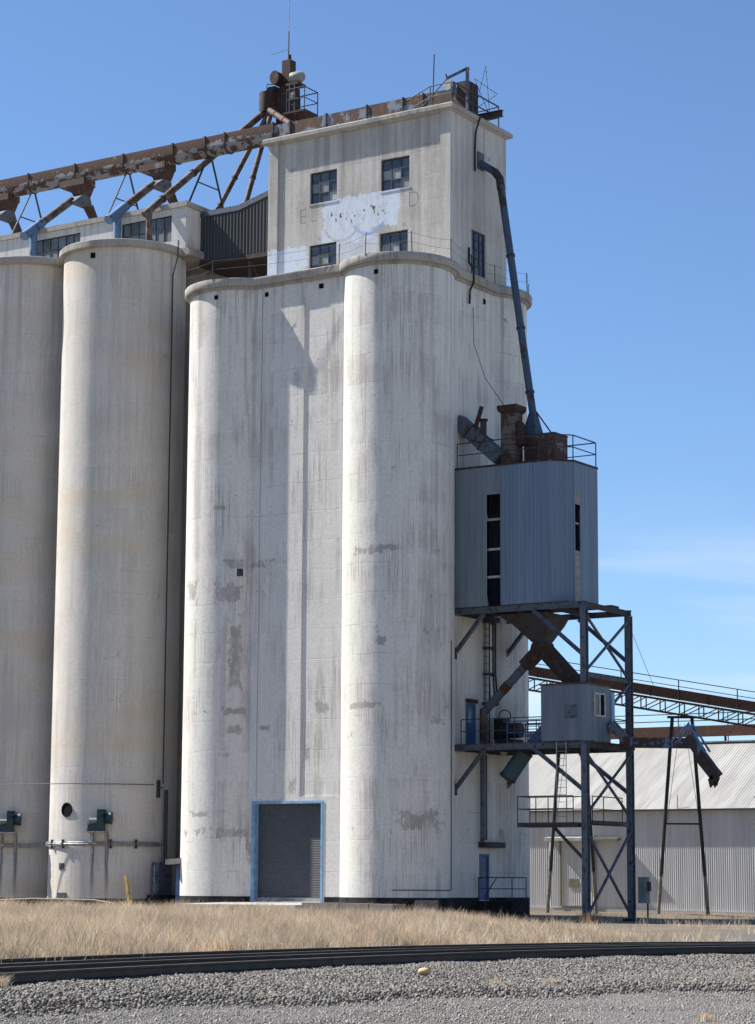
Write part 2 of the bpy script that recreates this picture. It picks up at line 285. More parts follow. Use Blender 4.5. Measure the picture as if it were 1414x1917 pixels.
# ------------------------------------------------------------------ mesh helpers
def V(*a): return Vector(a)
class MB:
    def __init__(s): s.v = []; s.f = []
    def quad(s, *p):
        n = len(s.v); s.v += [tuple(x) for x in p]; s.f.append(tuple(range(n, n+len(p)))); return s
    def hexa(s, b, t):      # two loops of equal length
        n = len(s.v); m = len(b); s.v += [tuple(x) for x in b]+[tuple(x) for x in t]
        s.f.append(tuple(n+i for i in reversed(range(m)))); s.f.append(tuple(n+m+i for i in range(m)))
        for i in range(m): j = (i+1) % m; s.f.append((n+i, n+j, n+m+j, n+m+i))
        return s
    def box(s, x0, x1, y0, y1, z0, z1):
        return s.hexa([(x0, y0, z0), (x1, y0, z0), (x1, y1, z0), (x0, y1, z0)], [(x0, y0, z1), (x1, y0, z1), (x1, y1, z1), (x0, y1, z1)])
    def loft(s, loops):
        n = len(s.v); m = len(loops[0])
        for L in loops: s.v += [tuple(x) for x in L]
        for a in range(len(loops)-1):
            for i in range(m): j = (i+1) % m; s.f.append((n+a*m+i, n+a*m+j, n+(a+1)*m+j, n+(a+1)*m+i))
        s.f.append(tuple(n+i for i in reversed(range(m)))); e = n+(len(loops)-1)*m; s.f.append(tuple(e+i for i in range(m)))
        return s
    def beam(s, a, b, w, h=None, up=(0, 0, 1)):
        a = Vector(a); b = Vector(b); h = h or w; d = (b-a).normalized(); u = Vector(up)
        if abs(d.dot(u)) > .98: u = Vector((0, 1, 0)) if abs(d.y) < .9 else Vector((1, 0, 0))
        x = d.cross(u).normalized(); y = x.cross(d).normalized()
        c = lambda q: [q+x*i*w/2+y*j*h/2 for i, j in ((-1, -1), (1, -1), (1, 1), (-1, 1))]
        return s.hexa(c(a), c(b))
    def ibeam(s, a, b, w, h, t=.03, up=(0, 0, 1)):
        a = Vector(a); b = Vector(b); d = (b-a).normalized(); u = Vector(up)
        if abs(d.dot(u)) > .98: u = Vector((0, 1, 0))
        x = d.cross(u).normalized(); y = x.cross(d).normalized()
        pr = [(-w/2, -h/2), (w/2, -h/2), (w/2, -h/2+t), (t/2, -h/2+t), (t/2, h/2-t), (w/2, h/2-t), (w/2, h/2), (-w/2, h/2), (-w/2, h/2-t), (-t/2, h/2-t), (-t/2, -h/2+t), (-w/2, -h/2+t)]
        return s.hexa([a+x*i+y*j for i, j in pr], [b+x*i+y*j for i, j in pr])
    def tube(s, pts, r, n=8, r2=None):
        pts = [Vector(p) for p in pts]; loops = []; x = None
        for i, p in enumerate(pts):
            d = (pts[min(i+1, len(pts)-1)]-pts[max(i-1, 0)]).normalized()
            if x is None:
                x = d.cross(Vector((0, 0, 1)));  x = x if x.length > .05 else d.cross(Vector((0, 1, 0)))
            x = (x-d*x.dot(d)).normalized(); y = d.cross(x)
            rr = r if r2 is None else r+(r2-r)*i/(len(pts)-1)
            loops.append([p+x*cos(2*pi*q/n)*rr+y*sin(2*pi*q/n)*rr for q in range(n)])
        return s.loft(loops)
    def ball(s, c, r, n=8, sz=1.):
        c = Vector(c); m = n//2
        return s.loft([[c+Vector((cos(2*pi*i/n)*sin(pi*(j+.08)/(m+.16))*r, sin(2*pi*i/n)*sin(pi*(j+.08)/(m+.16))*r, -cos(pi*(j+.08)/(m+.16))*r*sz)) for i in range(n)] for j in range(m+1)])
    def wall(s, p0, p1, z0, z1, holes=(), depth=.15):
        """vertical wall from p0 to p1 (outside on the right hand side), holes (u0,u1,za,zb) with reveals"""
        a = Vector((p0[0], p0[1], 0)); b = Vector((p1[0], p1[1], 0)); L = (b-a).length; d = (b-a)/L; nrm = Vector((d.y, -d.x, 0))
        us = sorted({0, L}|{h[0] for h in holes}|{h[1] for h in holes}); zs = sorted({z0, z1}|{h[2] for h in holes}|{h[3] for h in holes})
        P = lambda u, z, o=0: a+d*u+Vector((0, 0, z))-nrm*o
        for i in range(len(us)-1):
            for j in range(len(zs)-1):
                um = (us[i]+us[i+1])/2; zm = (zs[j]+zs[j+1])/2
                if any(h[0] < um < h[1] and h[2] < zm < h[3] for h in holes): continue
                s.quad(P(us[i], zs[j]), P(us[i+1], zs[j]), P(us[i+1], zs[j+1]), P(us[i], zs[j+1]))
        for (u0, u1, za, zb) in holes:
            s.quad(P(u0, za), P(u0, zb), P(u0, zb, depth), P(u0, za, depth)); s.quad(P(u1, zb), P(u1, za), P(u1, za, depth), P(u1, zb, depth))
            s.quad(P(u0, zb), P(u1, zb), P(u1, zb, depth), P(u0, zb, depth)); s.quad(P(u1, za), P(u0, za), P(u0, za, depth), P(u1, za, depth))
        return s
    def build(s, name, mat, parent=None, smooth=None):
        me = bpy.data.meshes.new(name); off = parent_loc(parent)
        me.from_pydata([(x-off.x, y-off.y, z-off.z) for x, y, z in s.v], [], s.f); me.update()
        me.materials.append(M[mat])
        if smooth:
            me.shade_smooth(); me.set_sharp_from_angle(angle=radians(smooth))
        o = bpy.data.objects.new(name, me); COL.objects.link(o)
        if parent is not None: o.parent = parent
        else:
            # origin at the foot
            pass
        return o
def parent_loc(p):
    v = Vector((0, 0, 0))
    while p is not None: v += p.location; p = p.parent
    return v
def thing(name, label, cat, loc=(0, 0, 0), group=None):
    o = bpy.data.objects.new(name, None); COL.objects.link(o); o.location = loc; o.empty_display_size = .3
    o['label'] = label; o['category'] = cat
    if group: o['group'] = group
    return o
def tag(o, label, cat, group=None):
    o['label'] = label; o['category'] = cat
    if group: o['group'] = group
    return o
def kind(o, k): o['kind'] = k; return o
def copy_tree(o, parent=None):
    c = o.copy(); COL.objects.link(c); c.parent = parent
    for ch in list(o.children): copy_tree(ch, c)
    return c
def corr_mesh(name, w, h, pitch, amp, mat, top=None, trap=False):
    """corrugated sheet, u along +X, up +Z, outside -Y; top(u) optional"""
    n = max(4, int(round(w/pitch))*4); v = []; f = []
    for i in range(n+1):
        u = w*i/n
        y = amp*(.5 if not trap else .5)*(1-cos(2*pi*i/4)) if not trap else (amp if i % 4 in (1, 2) else 0)
        uu = u
        v += [(uu, -y, 0), (uu, -y, (top(u) if top else h))]
    for i in range(n): f.append((2*i, 2*i+2, 2*i+3, 2*i+1))
    me = bpy.data.meshes.new(name); me.from_pydata(v, [], f); me.materials.append(M[mat])
    me.shade_smooth()
    if trap: me.set_sharp_from_angle(angle=radians(25))
    return me
def panels(root, p0, p1, z0, z1, n, pitch, amp, mat, name='siding_sheet', trap=False, skip=()):
    a = Vector((p0[0], p0[1], z0)); b = Vector((p1[0], p1[1], z0)); L = (b-a).length; w = L/n
    ang = atan2(b.y-a.y, b.x-a.x); me = corr_mesh(name, w, z1-z0, pitch, amp, mat, trap=trap); off = parent_loc(root)
    out = []
    for i in range(n):
        if i in skip: continue
        o = bpy.data.objects.new(name, me); COL.objects.link(o); o.parent = root
        o.location = a+(b-a)*(i/n)-off; o.rotation_euler = (random.uniform(-.002, .002), 0, ang); out.append(o)
    return out
def window(root, p0, p1, z0, z1, cols, rows, inset=.1, fw=.06, mw=.035, glassf=None, name='window', fmat='frame'):
    """frame + mullions as one mesh (part), each pane its own sub-part"""
    a = Vector((p0[0], p0[1], 0)); b = Vector((p1[0], p1[1], 0)); L = (b-a).length; d = (b-a)/L; nrm = Vector((d.y, -d.x, 0))
    P = lambda u, z, o=inset: a+d*u+Vector((0, 0, z))-nrm*o
    m = MB(); H = z1-z0
    for u in [0, L]: uu = min(max(u, fw/2), L-fw/2); m.beam(P(uu, z0), P(uu, z1), fw, .06, up=nrm)
    for z in [z0, z1]: zz = min(max(z, z0+fw/2), z1-fw/2); m.beam(P(fw, zz), P(L-fw, zz), .06, fw)
    for i in range(1, cols): m.beam(P(L*i/cols, z0+fw), P(L*i/cols, z1-fw), mw, .05, up=nrm)
    for j in range(1, rows): m.beam(P(fw, z0+H*j/rows, inset+.003), P(L-fw, z0+H*j/rows, inset+.003), .05, mw)
    w = m.build(name, fmat, root)
    for i in range(cols):
        for j in range(rows):
            g = MB(); t = random.uniform(-.006, .006)
            g.quad(P(L*i/cols+.01, z0+H*j/rows+.01, inset+.012+t), P(L*(i+1)/cols-.01, z0+H*j/rows+.01, inset+.012-t), P(L*(i+1)/cols-.01, z0+H*(j+1)/rows-.01, inset+.012-t), P(L*i/cols+.01, z0+H*(j+1)/rows-.01, inset+.012+t))
            g.build('pane', glassf(i, j) if glassf else 'glass', w)
    return w
def railing(root, pts, h=1.05, mid=True, r=.024, mat='steeldark', step=1.6, name='railing', closed=False):
    m = MB(); pts = [Vector(p) for p in pts]
    if closed: pts = pts+[pts[0]]
    up = Vector((0, 0, h))
    for a, b in zip(pts[:-1], pts[1:]):
        m.tube([a+up, b+up], r, 6)
        if mid: m.tube([a+up*.52, b+up*.52], r*.85, 6)
        n = max(1, int(round((b-a).length/step)))
        for i in range(n): q = a+(b-a)*(i/n); m.tube([q, q+up], r, 6)
    q = pts[-1]; m.tube([q, q+up], r, 6)
    return m.build(name, mat, root)

# ------------------------------------------------------------------ ground heights
def lerp(a, b, t): return a+(b-a)*max(0, min(1, t))
def rail_d(l):          # depth of the near rail over lateral distance
    if l < -9: return rail_d(-9)+(l+9)*(1.42+.96*.9)
    if l > 12: return rail_d(12)+(l-12)*(1.42-.096*12)
    return 46.45+1.42*l-.048*l*l
def side_d(l):          # depth of the near rail of the diverging track
    if l < -9: return side_d(-9)+(l+9)*(1.23+.096*9)
    if l > 12: return side_d(12)+(l-12)*.27
    return 50.8+1.23*l-.05*l*l
def slope(fn, l): return (fn(l+.01)-fn(l-.01))/.02
def to_world(l, d, z): q = CAM+RT*l+FW*d; return Vector((q.x, q.y, z))
def to_ld(x, y): q = Vector((x-CAM.x, y-CAM.y, 0)); return q.dot(RT), q.dot(FW)
def ground_z(x, y):
    l, d = to_ld(x, y)
    s = (d-rail_d(l))/sqrt(1+slope(rail_d, l)**2)       # signed distance behind the near rail
    if s < -4.0: z = -1.02
    elif s < -1.1: z = lerp(-1.02, -.87, (s+4.0)/2.9)
    elif s < 4: z = -.87
    elif s < 30: z = lerp(-.87, -.72, (s-4)/26)
    else: z = -.72
    if x > 0 and d > 80: z -= min(.10, .03*x)*min(1, (d-80)/15)
    return z
# one sheet to the horizon, finer near the view
us = sorted(set([-3000, -1500, -700, -300, -150, -80] + [round(v, 2) for v in np.arange(-50, 50.1, 1.0)] + [80, 150, 300, 700, 1500, 3000]))
ds = sorted(set([-1500, -500, -150, -50, -10, 5] + [round(v, 2) for v in np.arange(15, 160.1, 1.0)] + [180, 220, 300, 500, 1000, 2500, 6000]))
gv = []; gf = []
for d in ds:
    for u in us:
        q = to_world(u, d, 0); z = ground_z(q.x, q.y) if (abs(u) <= 50 and 15 <= d <= 160) else (-1.02 if d < 30 else -.6)
        gv.append((q.x, q.y, z+(random.uniform(-.012, .012) if abs(u) <= 50 and 15 < d < 160 else 0)))
nu = len(us)
for j in range(len(ds)-1):
    for i in range(nu-1): gf.append((j*nu+i, j*nu+i+1, (j+1)*nu+i+1, (j+1)*nu+i))
k = NT('dry_soil_and_gravel'); p = k.pos()
n1 = k.noise(p, .35, 5, .6); n2 = k.noise(p, 14, 4, .7); v1 = k.voro(p, 38)
grav = k.mix(k.mr(k.xyz(v1)[0], .1, .9), (.15, .143, .135), (.29, .28, .265)); grav = k.mix(k.mr(n2, .3, .7, 0, .5), grav, (.09, .087, .084))
soil = k.mix(k.mr(n1, .35, .65), (.23, .185, .135), (.30, .25, .19)); soil = k.mix(k.mr(n2, .35, .7, 0, .5), soil, (.14, .115, .09))
dd = k.ma('ADD', k.ma('MULTIPLY', k.xyz(p)[0], 1.0), k.ma('MULTIPLY', n1, 3))   # gravel lies on the track side
msk = k.mr(dd, 20, 23)
M['ground'] = k.fin(k.mix(msk, soil, grav), .95, 0, k.ma('ADD', n2, k.voro(p, 38, 'Distance')), .03, .6, .15, 1.0)
me = bpy.data.meshes.new('ground'); me.from_pydata(gv, [], gf); me.materials.append(M['ground']); me.shade_smooth()
g = bpy.data.objects.new('ground', me); COL.objects.link(g); kind(g, 'structure')

# ------------------------------------------------------------------ grain elevator (main house)
R = 2.45; CXS = (-10.45, -1.95); CYS = (-1.15, 5.35); YF = -2.8; XR = 0.0; YB = 7.0; XL = -12.4
aF = math.asin(1.65/R); aX = math.acos(1.95/R)
def arc(cx, cy, r, a0, a1, n=84): return [(cx+r*cos(a0+(a1-a0)*i/n), cy+r*sin(a0+(a1-a0)*i/n)) for i in range(n+1)]
def arcs(o):
    r = R+o; f = math.asin((1.65+o)/r); x = math.acos((1.95+o)/r)
    return (arc(CXS[1], CYS[0], r, -pi+f, x), arc(CXS[1], CYS[1], r, -x, pi-f), arc(CXS[0], CYS[1], r, f, pi+x), arc(CXS[0], CYS[0], r, pi-x, 2*pi-f))
elev = thing('grain_elevator', 'tall white-painted concrete grain elevator with rounded corners and square headhouse', 'grain elevator', (-6, 2, 0))
ZR = 27.3; ZB = -1.2
m = MB(); A = arcs(0)
def strip(m, pts, z0, z1):
    for a, b in zip(pts[:-1], pts[1:]): m.quad((a[0], a[1], z0), (b[0], b[1], z0), (b[0], b[1], z1), (a[0], a[1], z1))
for i, ar in enumerate(A): strip(m, ar, ZB, ZR)
fl0 = A[3][-1][0]; fr0 = A[0][0][0]
strip(m, [A[1][-1], A[2][0]], ZB, ZR); strip(m, [A[2][-1], A[3][0]], ZB, ZR)
# right wall with two man doors
m.wall((XR, A[0][-1][1]), (XR, A[1][0][1]), ZB, ZR, [(1.30-A[0][-1][1], 2.12-A[0][-1][1], 6.62, 8.45), (2.45-A[0][-1][1], 3.25-A[0][-1][1], .03, 1.98)], .12)
# front: plain below the lintel, stepped above
ZS = 4.4
m.wall((fl0, YF), (fr0, YF), ZB, ZS, [(-8.25-fl0, -4.72-fl0, -.06, 4.12)], .32)
fp = [(fl0, YF), (-8.2, YF), (-8.2, YF+.04), (-8.14, YF+.04), (-8.14, YF), (-5.88, YF), (-5.88, YF+.055), (-4.5, YF+.055), (-4.5, YF+.03), (fr0+.02, YF+.03)]
strip(m, fp, ZS, ZR)
m.quad((-5.88, YF, ZS), (fr0, YF, ZS), (fr0, YF+.06, ZS), (-5.88, YF+.06, ZS)); m.quad((-8.2, YF, ZS), (-8.14, YF, ZS), (-8.14, YF+.04, ZS), (-8.2, YF+.04, ZS))
top = A[0]+A[1]+A[2]+A[3]
m.f.append(tuple(range(len(m.v), len(m.v)+len(top)))); m.v += [(x, y, ZR) for x, y in top]
m.build('wall', 'elev', elev, 30)
# roof rim slab
m = MB(); Ao = arcs(.26); o = Ao[0]+Ao[1]+Ao[2]+Ao[3]; Ai = arcs(.23); oi = Ai[0]+Ai[1]+Ai[2]+Ai[3]
m.loft([[(x, y, ZR+.002) for x, y in oi], [(x, y, ZR+.05) for x, y in o], [(x, y, 27.62+random.uniform(-.012, .012)) for x, y in o], [(x, y, 27.66) for x, y in oi]])
m.build('roof_rim', 'cap', elev, 40)
# second thinner ledge under the rim
m = MB(); o = sum(arcs(.09), []); m.loft([[(x, y, ZR-.13) for x, y in o], [(x, y, ZR-.001) for x, y in o]]); m.build('rim_ledge', 'cap', elev, 40)
# tar base band
T = arcs(.012)
def bandp(pts, zt=.14): b_ = MB(); strip(b_, pts, ZB, zt); b_.build('base_band', 'tar', elev, 30)
for ar in T: bandp(ar)
bandp([(T[3][-1][0], YF-.012), (-8.42, YF-.012)]); bandp([(-4.55, YF-.012), (T[0][0][0], YF-.012)])
bandp([(.012, T[0][-1][1]), (.012, 2.43)]); bandp([(.012, 3.27), (.012, T[1][0][1])])
# roller door
dr = MB(); n = 58; z0 = -.05; z1 = 4.12
for i in range(n):
    za = z0+(z1-z0)*i/n; zb = z0+(z1-z0)*(i+1)/n; zm = za*.45+zb*.55
    dr.quad((-8.25, -2.51, za), (-4.72, -2.51, za), (-4.72, -2.524, zm), (-8.25, -2.524, zm)); dr.quad((-8.25, -2.524, zm), (-4.72, -2.524, zm), (-4.72, -2.51, zb), (-8.25, -2.51, zb))
rd = dr.build('roller_door', 'shutter', elev); rd['label'] = 'dark grey slatted roller door'
MB().box(-8.25, -4.72, -2.60, -2.515, -.055, .1).build('bottom_bar', 'motor', rd)
m = MB(); m.box(-8.38, -8.22, -2.835, -2.52, -.1, 4.12); m.box(-4.74, -4.64, -2.835, -2.52, -.1, 4.12); m.box(-8.38, -4.64, -2.837, -2.52, 4.10, 4.21)
m.build('door_frame', 'blueframe', elev)
# man doors
def mandoor(y0, y1, z0, z1, lab):
    d = MB().box(-.09, -.05, y0+.05, y1-.05, z0, z1-.06).build('door', 'bluedoor', elev); d['label'] = lab
    MB().box(-.051, -.044, y0+.27, y1-.27, z0+1.0, z1-.3).build('door_window', 'glass', d)
    MB().tube([(-.05, y0+.14, z0+.95), (.02, y0+.14, z0+.95)], .035, 8).build('handle', 'black', d)
    f = MB(); f.box(-.11, .015, y0-.02, y0+.05, z0, z1); f.box(-.11, .015, y1-.05, y1+.02, z0, z1); f.box(-.11, .017, y0-.02, y1+.02, z1-.06, z1+.03)
    f.build('frame', 'bluedoor', d)
mandoor(1.30, 2.12, 6.62, 8.45, 'upper blue door on the load-out platform'); mandoor(2.45, 3.25, .03, 1.98, 'blue door at the top of the concrete steps')
MB().box(0.002, .42, 2.35, 4.0, 2.28, 2.52).build('canopy', 'steeldark', elev)
MB().box(.002, .12, 1.26, 2.16, 8.5, 8.66).build('lintel_board', 'darkrust', elev)
# scuppers under the rim
for (x, y) in ((-7.95, YF), (-5.0, YF), (-1.6, None), (-10.2, None)):
    if y is None: cx = -1.95 if x > -5 else -10.45; y = -1.15-sqrt(R*R-(x-cx)**2)
    MB().box(x-.1, x+.1, y-.012, y+.06, 26.76, 26.96).build('scupper', 'black', elev)
MB().box(-.05, .015, 2.86, 3.08, 26.6, 26.84).build('scupper', 'black', elev)
MB().box(-9.1, -8.88, -3.2, -3.0, 14.12, 14.44).build('vent_hole', 'frame', elev)
# headhouse
HX0, HX1, HY0, HY1, HZ = -9.95, 0., .08, 5.0, 34.93
wins = [(-7.64, -6.14, 31.72, 33.22), (-3.73, -2.2, 31.72, 33.2), (-7.64, -6.14, 28.3, 29.76), (-3.79, -2.28, 28.3, 29.76)]
m = MB(); m.wall((HX0, HY0), (HX1, HY0), ZR+.3, HZ, [(a-HX0, b-HX0, c, d) for a, b, c, d in wins], .2)
m.wall((HX1, HY0), (HX1, HY1), ZR+.3, HZ, [(1.84-HY0, 3.10-HY0, 27.82, 29.85)], .2)
m.wall((HX1, HY1), (HX0, HY1), ZR+.3, HZ); m.wall((HX0, HY1), (HX0, HY0), ZR+.3, HZ)
hh = m.build('headhouse_wall', 'head', elev); hh['label'] = 'square headhouse with faded painted sign'
for (a, b) in ((HX0-.002, -9.42), (-.52, HX1-.002)): MB().box(a, b, -.005, HY0+.02, ZR+.3, HZ-.002).build('pilaster', 'head', hh)
m = MB(); c = .24
lo = lambda e, z: [(HX0-e, HY0-.08-e, z), (HX1+e, HY0-.08-e, z), (HX1+e, HY1+e, z), (HX0-e, HY1+e, z)]
m.loft([lo(.02, HZ-.06), lo(.10, HZ), lo(c, HZ+.04), lo(c, HZ+.21), lo(c-.05, HZ+.27)]); m.build('cornice', 'cap', hh)
pale = lambda i, j: 'glasspale' if (j == 1 and (i*7+j) % 3 != 0) or random.random() < .12 else 'glass'
for (a, b, c_, d_) in wins: window(hh, (a, HY0), (b, HY0), c_, d_, 3, 3, .12, glassf=pale)
window(hh, (0, 1.84), (0, 3.10), 27.82, 29.85, 3, 5, .10, glassf=lambda i, j: 'glass')
# sills
for (a, b, c_, d_) in wins[:2]: MB().box(a-.06, b+.06, HY0-.03, HY0+.1, c_-.07, c_-.003).build('sill', 'head', hh)
# ghost lettering
kk = NT('faded_letter_paint'); kk.fin(kk.mix(kk.mr(kk.noise(kk.pos(), 3, 5, .7), .35, .65), (.41, .385, .36), (.34, .32, .30)), .95, droug=1.0)
tn = kk.n('ShaderNodeBsdfTransparent'); mxs = kk.n('ShaderNodeMixShader'); kk.set(mxs.inputs[0], kk.mr(kk.noise(kk.map(kk.pos(), (6, 6, 1.5)), 1, 5, .7), .38, .6, .12, .55))
kk.t.links.new(tn.outputs[0], mxs.inputs[1]); kk.t.links.new(kk.b.outputs[0], mxs.inputs[2]); kk.t.links.new(mxs.outputs[0], kk.out.inputs[0]); M['ghost'] = kk.m
def letter(txt, x, z, h, y, sx=.8):
    cu = bpy.data.curves.new('t', 'FONT'); cu.body = txt; cu.size = h/.7; cu.offset = -.02
    t = bpy.data.objects.new('t', cu); COL.objects.link(t)
    dg = bpy.context.evaluated_depsgraph_get(); me2 = bpy.data.meshes.new_from_object(t.evaluated_get(dg)); bpy.data.objects.remove(t)
    o_ = parent_loc(hh); me2.transform(Matrix.Translation(Vector((x, y, z))-o_) @ Matrix.Rotation(pi/2, 4, 'X') @ Matrix.Diagonal((sx, 1, 1, 1)))
    me2.materials.clear(); me2.materials.append(M['ghost']); me2.name = 'painted_letter'
    ob = bpy.data.objects.new('painted_letter', me2); COL.objects.link(ob); ob.parent = hh
letter('E', -8.25, 30.85, .75, HY0-.004); letter('L', -7.62, 30.85, .75, HY0-.004); letter('D', -2.3, 30.75, .75, HY0-.004)
# pipe and brackets on the right wall of the headhouse
m = MB(); m.tube([(.3, 2.2, 35.2), (.25, 2.1, 34.95), (.10, 2.06, 34.4), (.07, 2.05, 33.7), (.07, 2.05, 32.6)], .045, 8); m.build('drain_pipe', 'darkrust', hh, 40)
m = MB(); m.tube([(.05, 1.55, 28.9), (.05, 1.55, 28.2), (.28, 1.55, 27.85), (.30, 1.55, 27.3), (.12, 1.50, 26.9), (.1, 1.50, 26.3)], .05, 8); m.build('drain_pipe', 'darkrust', elev, 40)
# left small door with canopy
n_ = Vector((-.88, -.47, 0)); t_ = Vector((.47, -.88, 0)); c0 = Vector((CXS[0], CYS[0], 0))+n_*R
m = MB(); q = lambda s, d, z: c0+t_*s+n_*d+Vector((0, 0, z))
m.hexa([q(-.5, -.3, -.4), q(.5, -.3, -.4), q(.5, .14, -.4), q(-.5, .14, -.4)], [q(-.5, -.3, 1.45), q(.5, -.3, 1.45), q(.5, .14, 1.45), q(-.5, .14, 1.45)])
m.build('side_door', 'bluedoor', elev)
m = MB(); m.hexa([q(-.8, -.3, 1.55), q(.9, -.3, 1.55), q(.9, .55, 1.5), q(-.8, .55, 1.5)], [q(-.8, -.3, 1.8), q(.9, -.3, 1.8), q(.9, .55, 1.72), q(-.8, .55, 1.72)]); m.build('canopy', 'cap', elev)
# thin conduit at the base of the front corner
m = MB(); m.tube([(CXS[1]+(R+.03)*cos(a), CYS[0]+(R+.03)*sin(a), .45) for a in np.linspace(radians(-62), radians(10), 14)]+[(CXS[1]+(R+.03)*cos(radians(10)), CYS[0]+(R+.03)*sin(radians(10)), z) for z in (2, 6, 11)], .02, 6); m.build('conduit', 'frame', elev, 40)

# ------------------------------------------------------------------ guard wire on the roof edge
gw = thing('guard_wire', 'thin posts and sagging wires round the rounded roof edge of the elevator', 'wire fence', (-6, -2.8, 27.65))
edge = Ao[3][20:]+Ao[0][:]+[(.2, 1.5), (.2, 3.6)]+Ao[1][12:64]
acc = 0; last = None; pts = []
for a, b in zip(edge[:-1], edge[1:]):
    if not pts: pts.append(a)
    acc += math.dist(a, b)
    if acc > 2.05: pts.append(b); acc = 0
for (x, y) in pts: MB().tube([(x, y, 27.6), (x+random.uniform(-.05, .05), y, 28.55)], .022, 6).build('post', 'wire', gw)
for a, b in zip(pts[:-1], pts[1:]):
    m = MB()
    for zz in (28.5, 28.1):
        m.tube([(a[0]+(b[0]-a[0])*t, a[1]+(b[1]-a[1])*t, zz-.28*t*(1-t)) for t in (0, .25, .5, .75, 1)], .007, 4)
    m.build('wire', 'wire', gw)

# ------------------------------------------------------------------ silos
SR = 2.95; SZ = 30.35; SIL = [(-18.2, -.3), (-24.1, -.3), (-30.0, -.3), (-18.2, 5.6), (-24.1, 5.6)]
def make_silo(i, cx, cy, lab):
    s = thing('silo', lab, 'silo', (cx, cy, 0), 'concrete storage silos left of the elevator')
    n = 160; ring = lambda r, z: [(cx+r*cos(2*pi*q/n), cy+r*sin(2*pi*q/n), z) for q in range(n)]
    MB().loft([ring(SR, ZB), ring(SR, SZ)]).build('wall', 'silo', s, 40)
    MB().loft([ring(SR+.17, SZ+.002), ring(SR+.25, SZ+.05), ring(SR+.25, SZ+.32), ring(SR+.21, SZ+.36)]).build('roof_rim', 'cap', s, 40)
    MB().loft([ring(SR+.012, ZB), ring(SR+.012, -.02)]).build('base_band', 'tar', s, 40)
    return s
labs = ['round concrete silo next to the elevator, with round hole low in its wall', 'round concrete silo with yellow stains, cut by the picture edge, beyond the holed silo', 'round concrete silo at the far end of the silo row', 'rear concrete silo seen in the gap under the dark bridge', 'rear concrete silo hidden behind the stained silo']
silos = [make_silo(i, x, y, labs[i]) for i, (x, y) in enumerate(SIL) if i != 4]
s0, s1 = silos[0], silos[1]
def spt(i, phi, r, z): return Vector((SIL[i][0]+r*cos(radians(phi)), SIL[i][1]+r*sin(radians(phi)), z))
# round hole, vent, hatch, scupper
def disc_frame(i, phi, z, r):
    c = spt(i, phi, SR+.01, z); nn = Vector((cos(radians(phi)), sin(radians(phi)), 0)); tt = Vector((-nn.y, nn.x, 0)); m = MB()
    lp = lambda rr, o: [c+nn*o+tt*cos(2*pi*q/24)*rr+Vector((0, 0, 1))*sin(2*pi*q/24)*rr for q in range(24)]
    m.loft([lp(r+.06, -.05), lp(r+.06, .03), lp(r, .03), lp(r, -.0)]); return m, lp
m, lp = disc_frame(0, -96, 3.97, .27); ho = m.build('round_hole', 'black', s0, 30)
def patch(i, phi, z, w, h, mat, name, par, d=.03):
    c = spt(i, phi, SR, z); nn = Vector((cos(radians(phi)), sin(radians(phi)), 0)); tt = Vector((-nn.y, nn.x, 0))
    b = [c+tt*w/2*sx-nn*.06+Vector((0, 0, h/2*sz)) for sx, sz in ((-1, -1), (1, -1), (1, 1), (-1, 1))]
    return MB().hexa(b, [q+nn*(d+.06) for q in b]).build(name, mat, par)
patch(0, -101, 1.42, .34, .28, 'frame', 'vent', s0); patch(0, -100, .12, .62, .22, 'frame', 'hatch', s0); patch(0, -82, 30.0, .24, .26, 'black', 'scupper', s0); 
# pipe down the silo
m = MB(); m.tube([spt(0, -1, SR+.31, 31.0), spt(0, -1, SR+.29, 30.2), spt(0, -2, SR+.06, 29.3), spt(0, -2, SR+.06, 26), spt(0, -2, SR+.06, 5.2)], .03, 6); m.build('downpipe', 'frame', s0, 40)

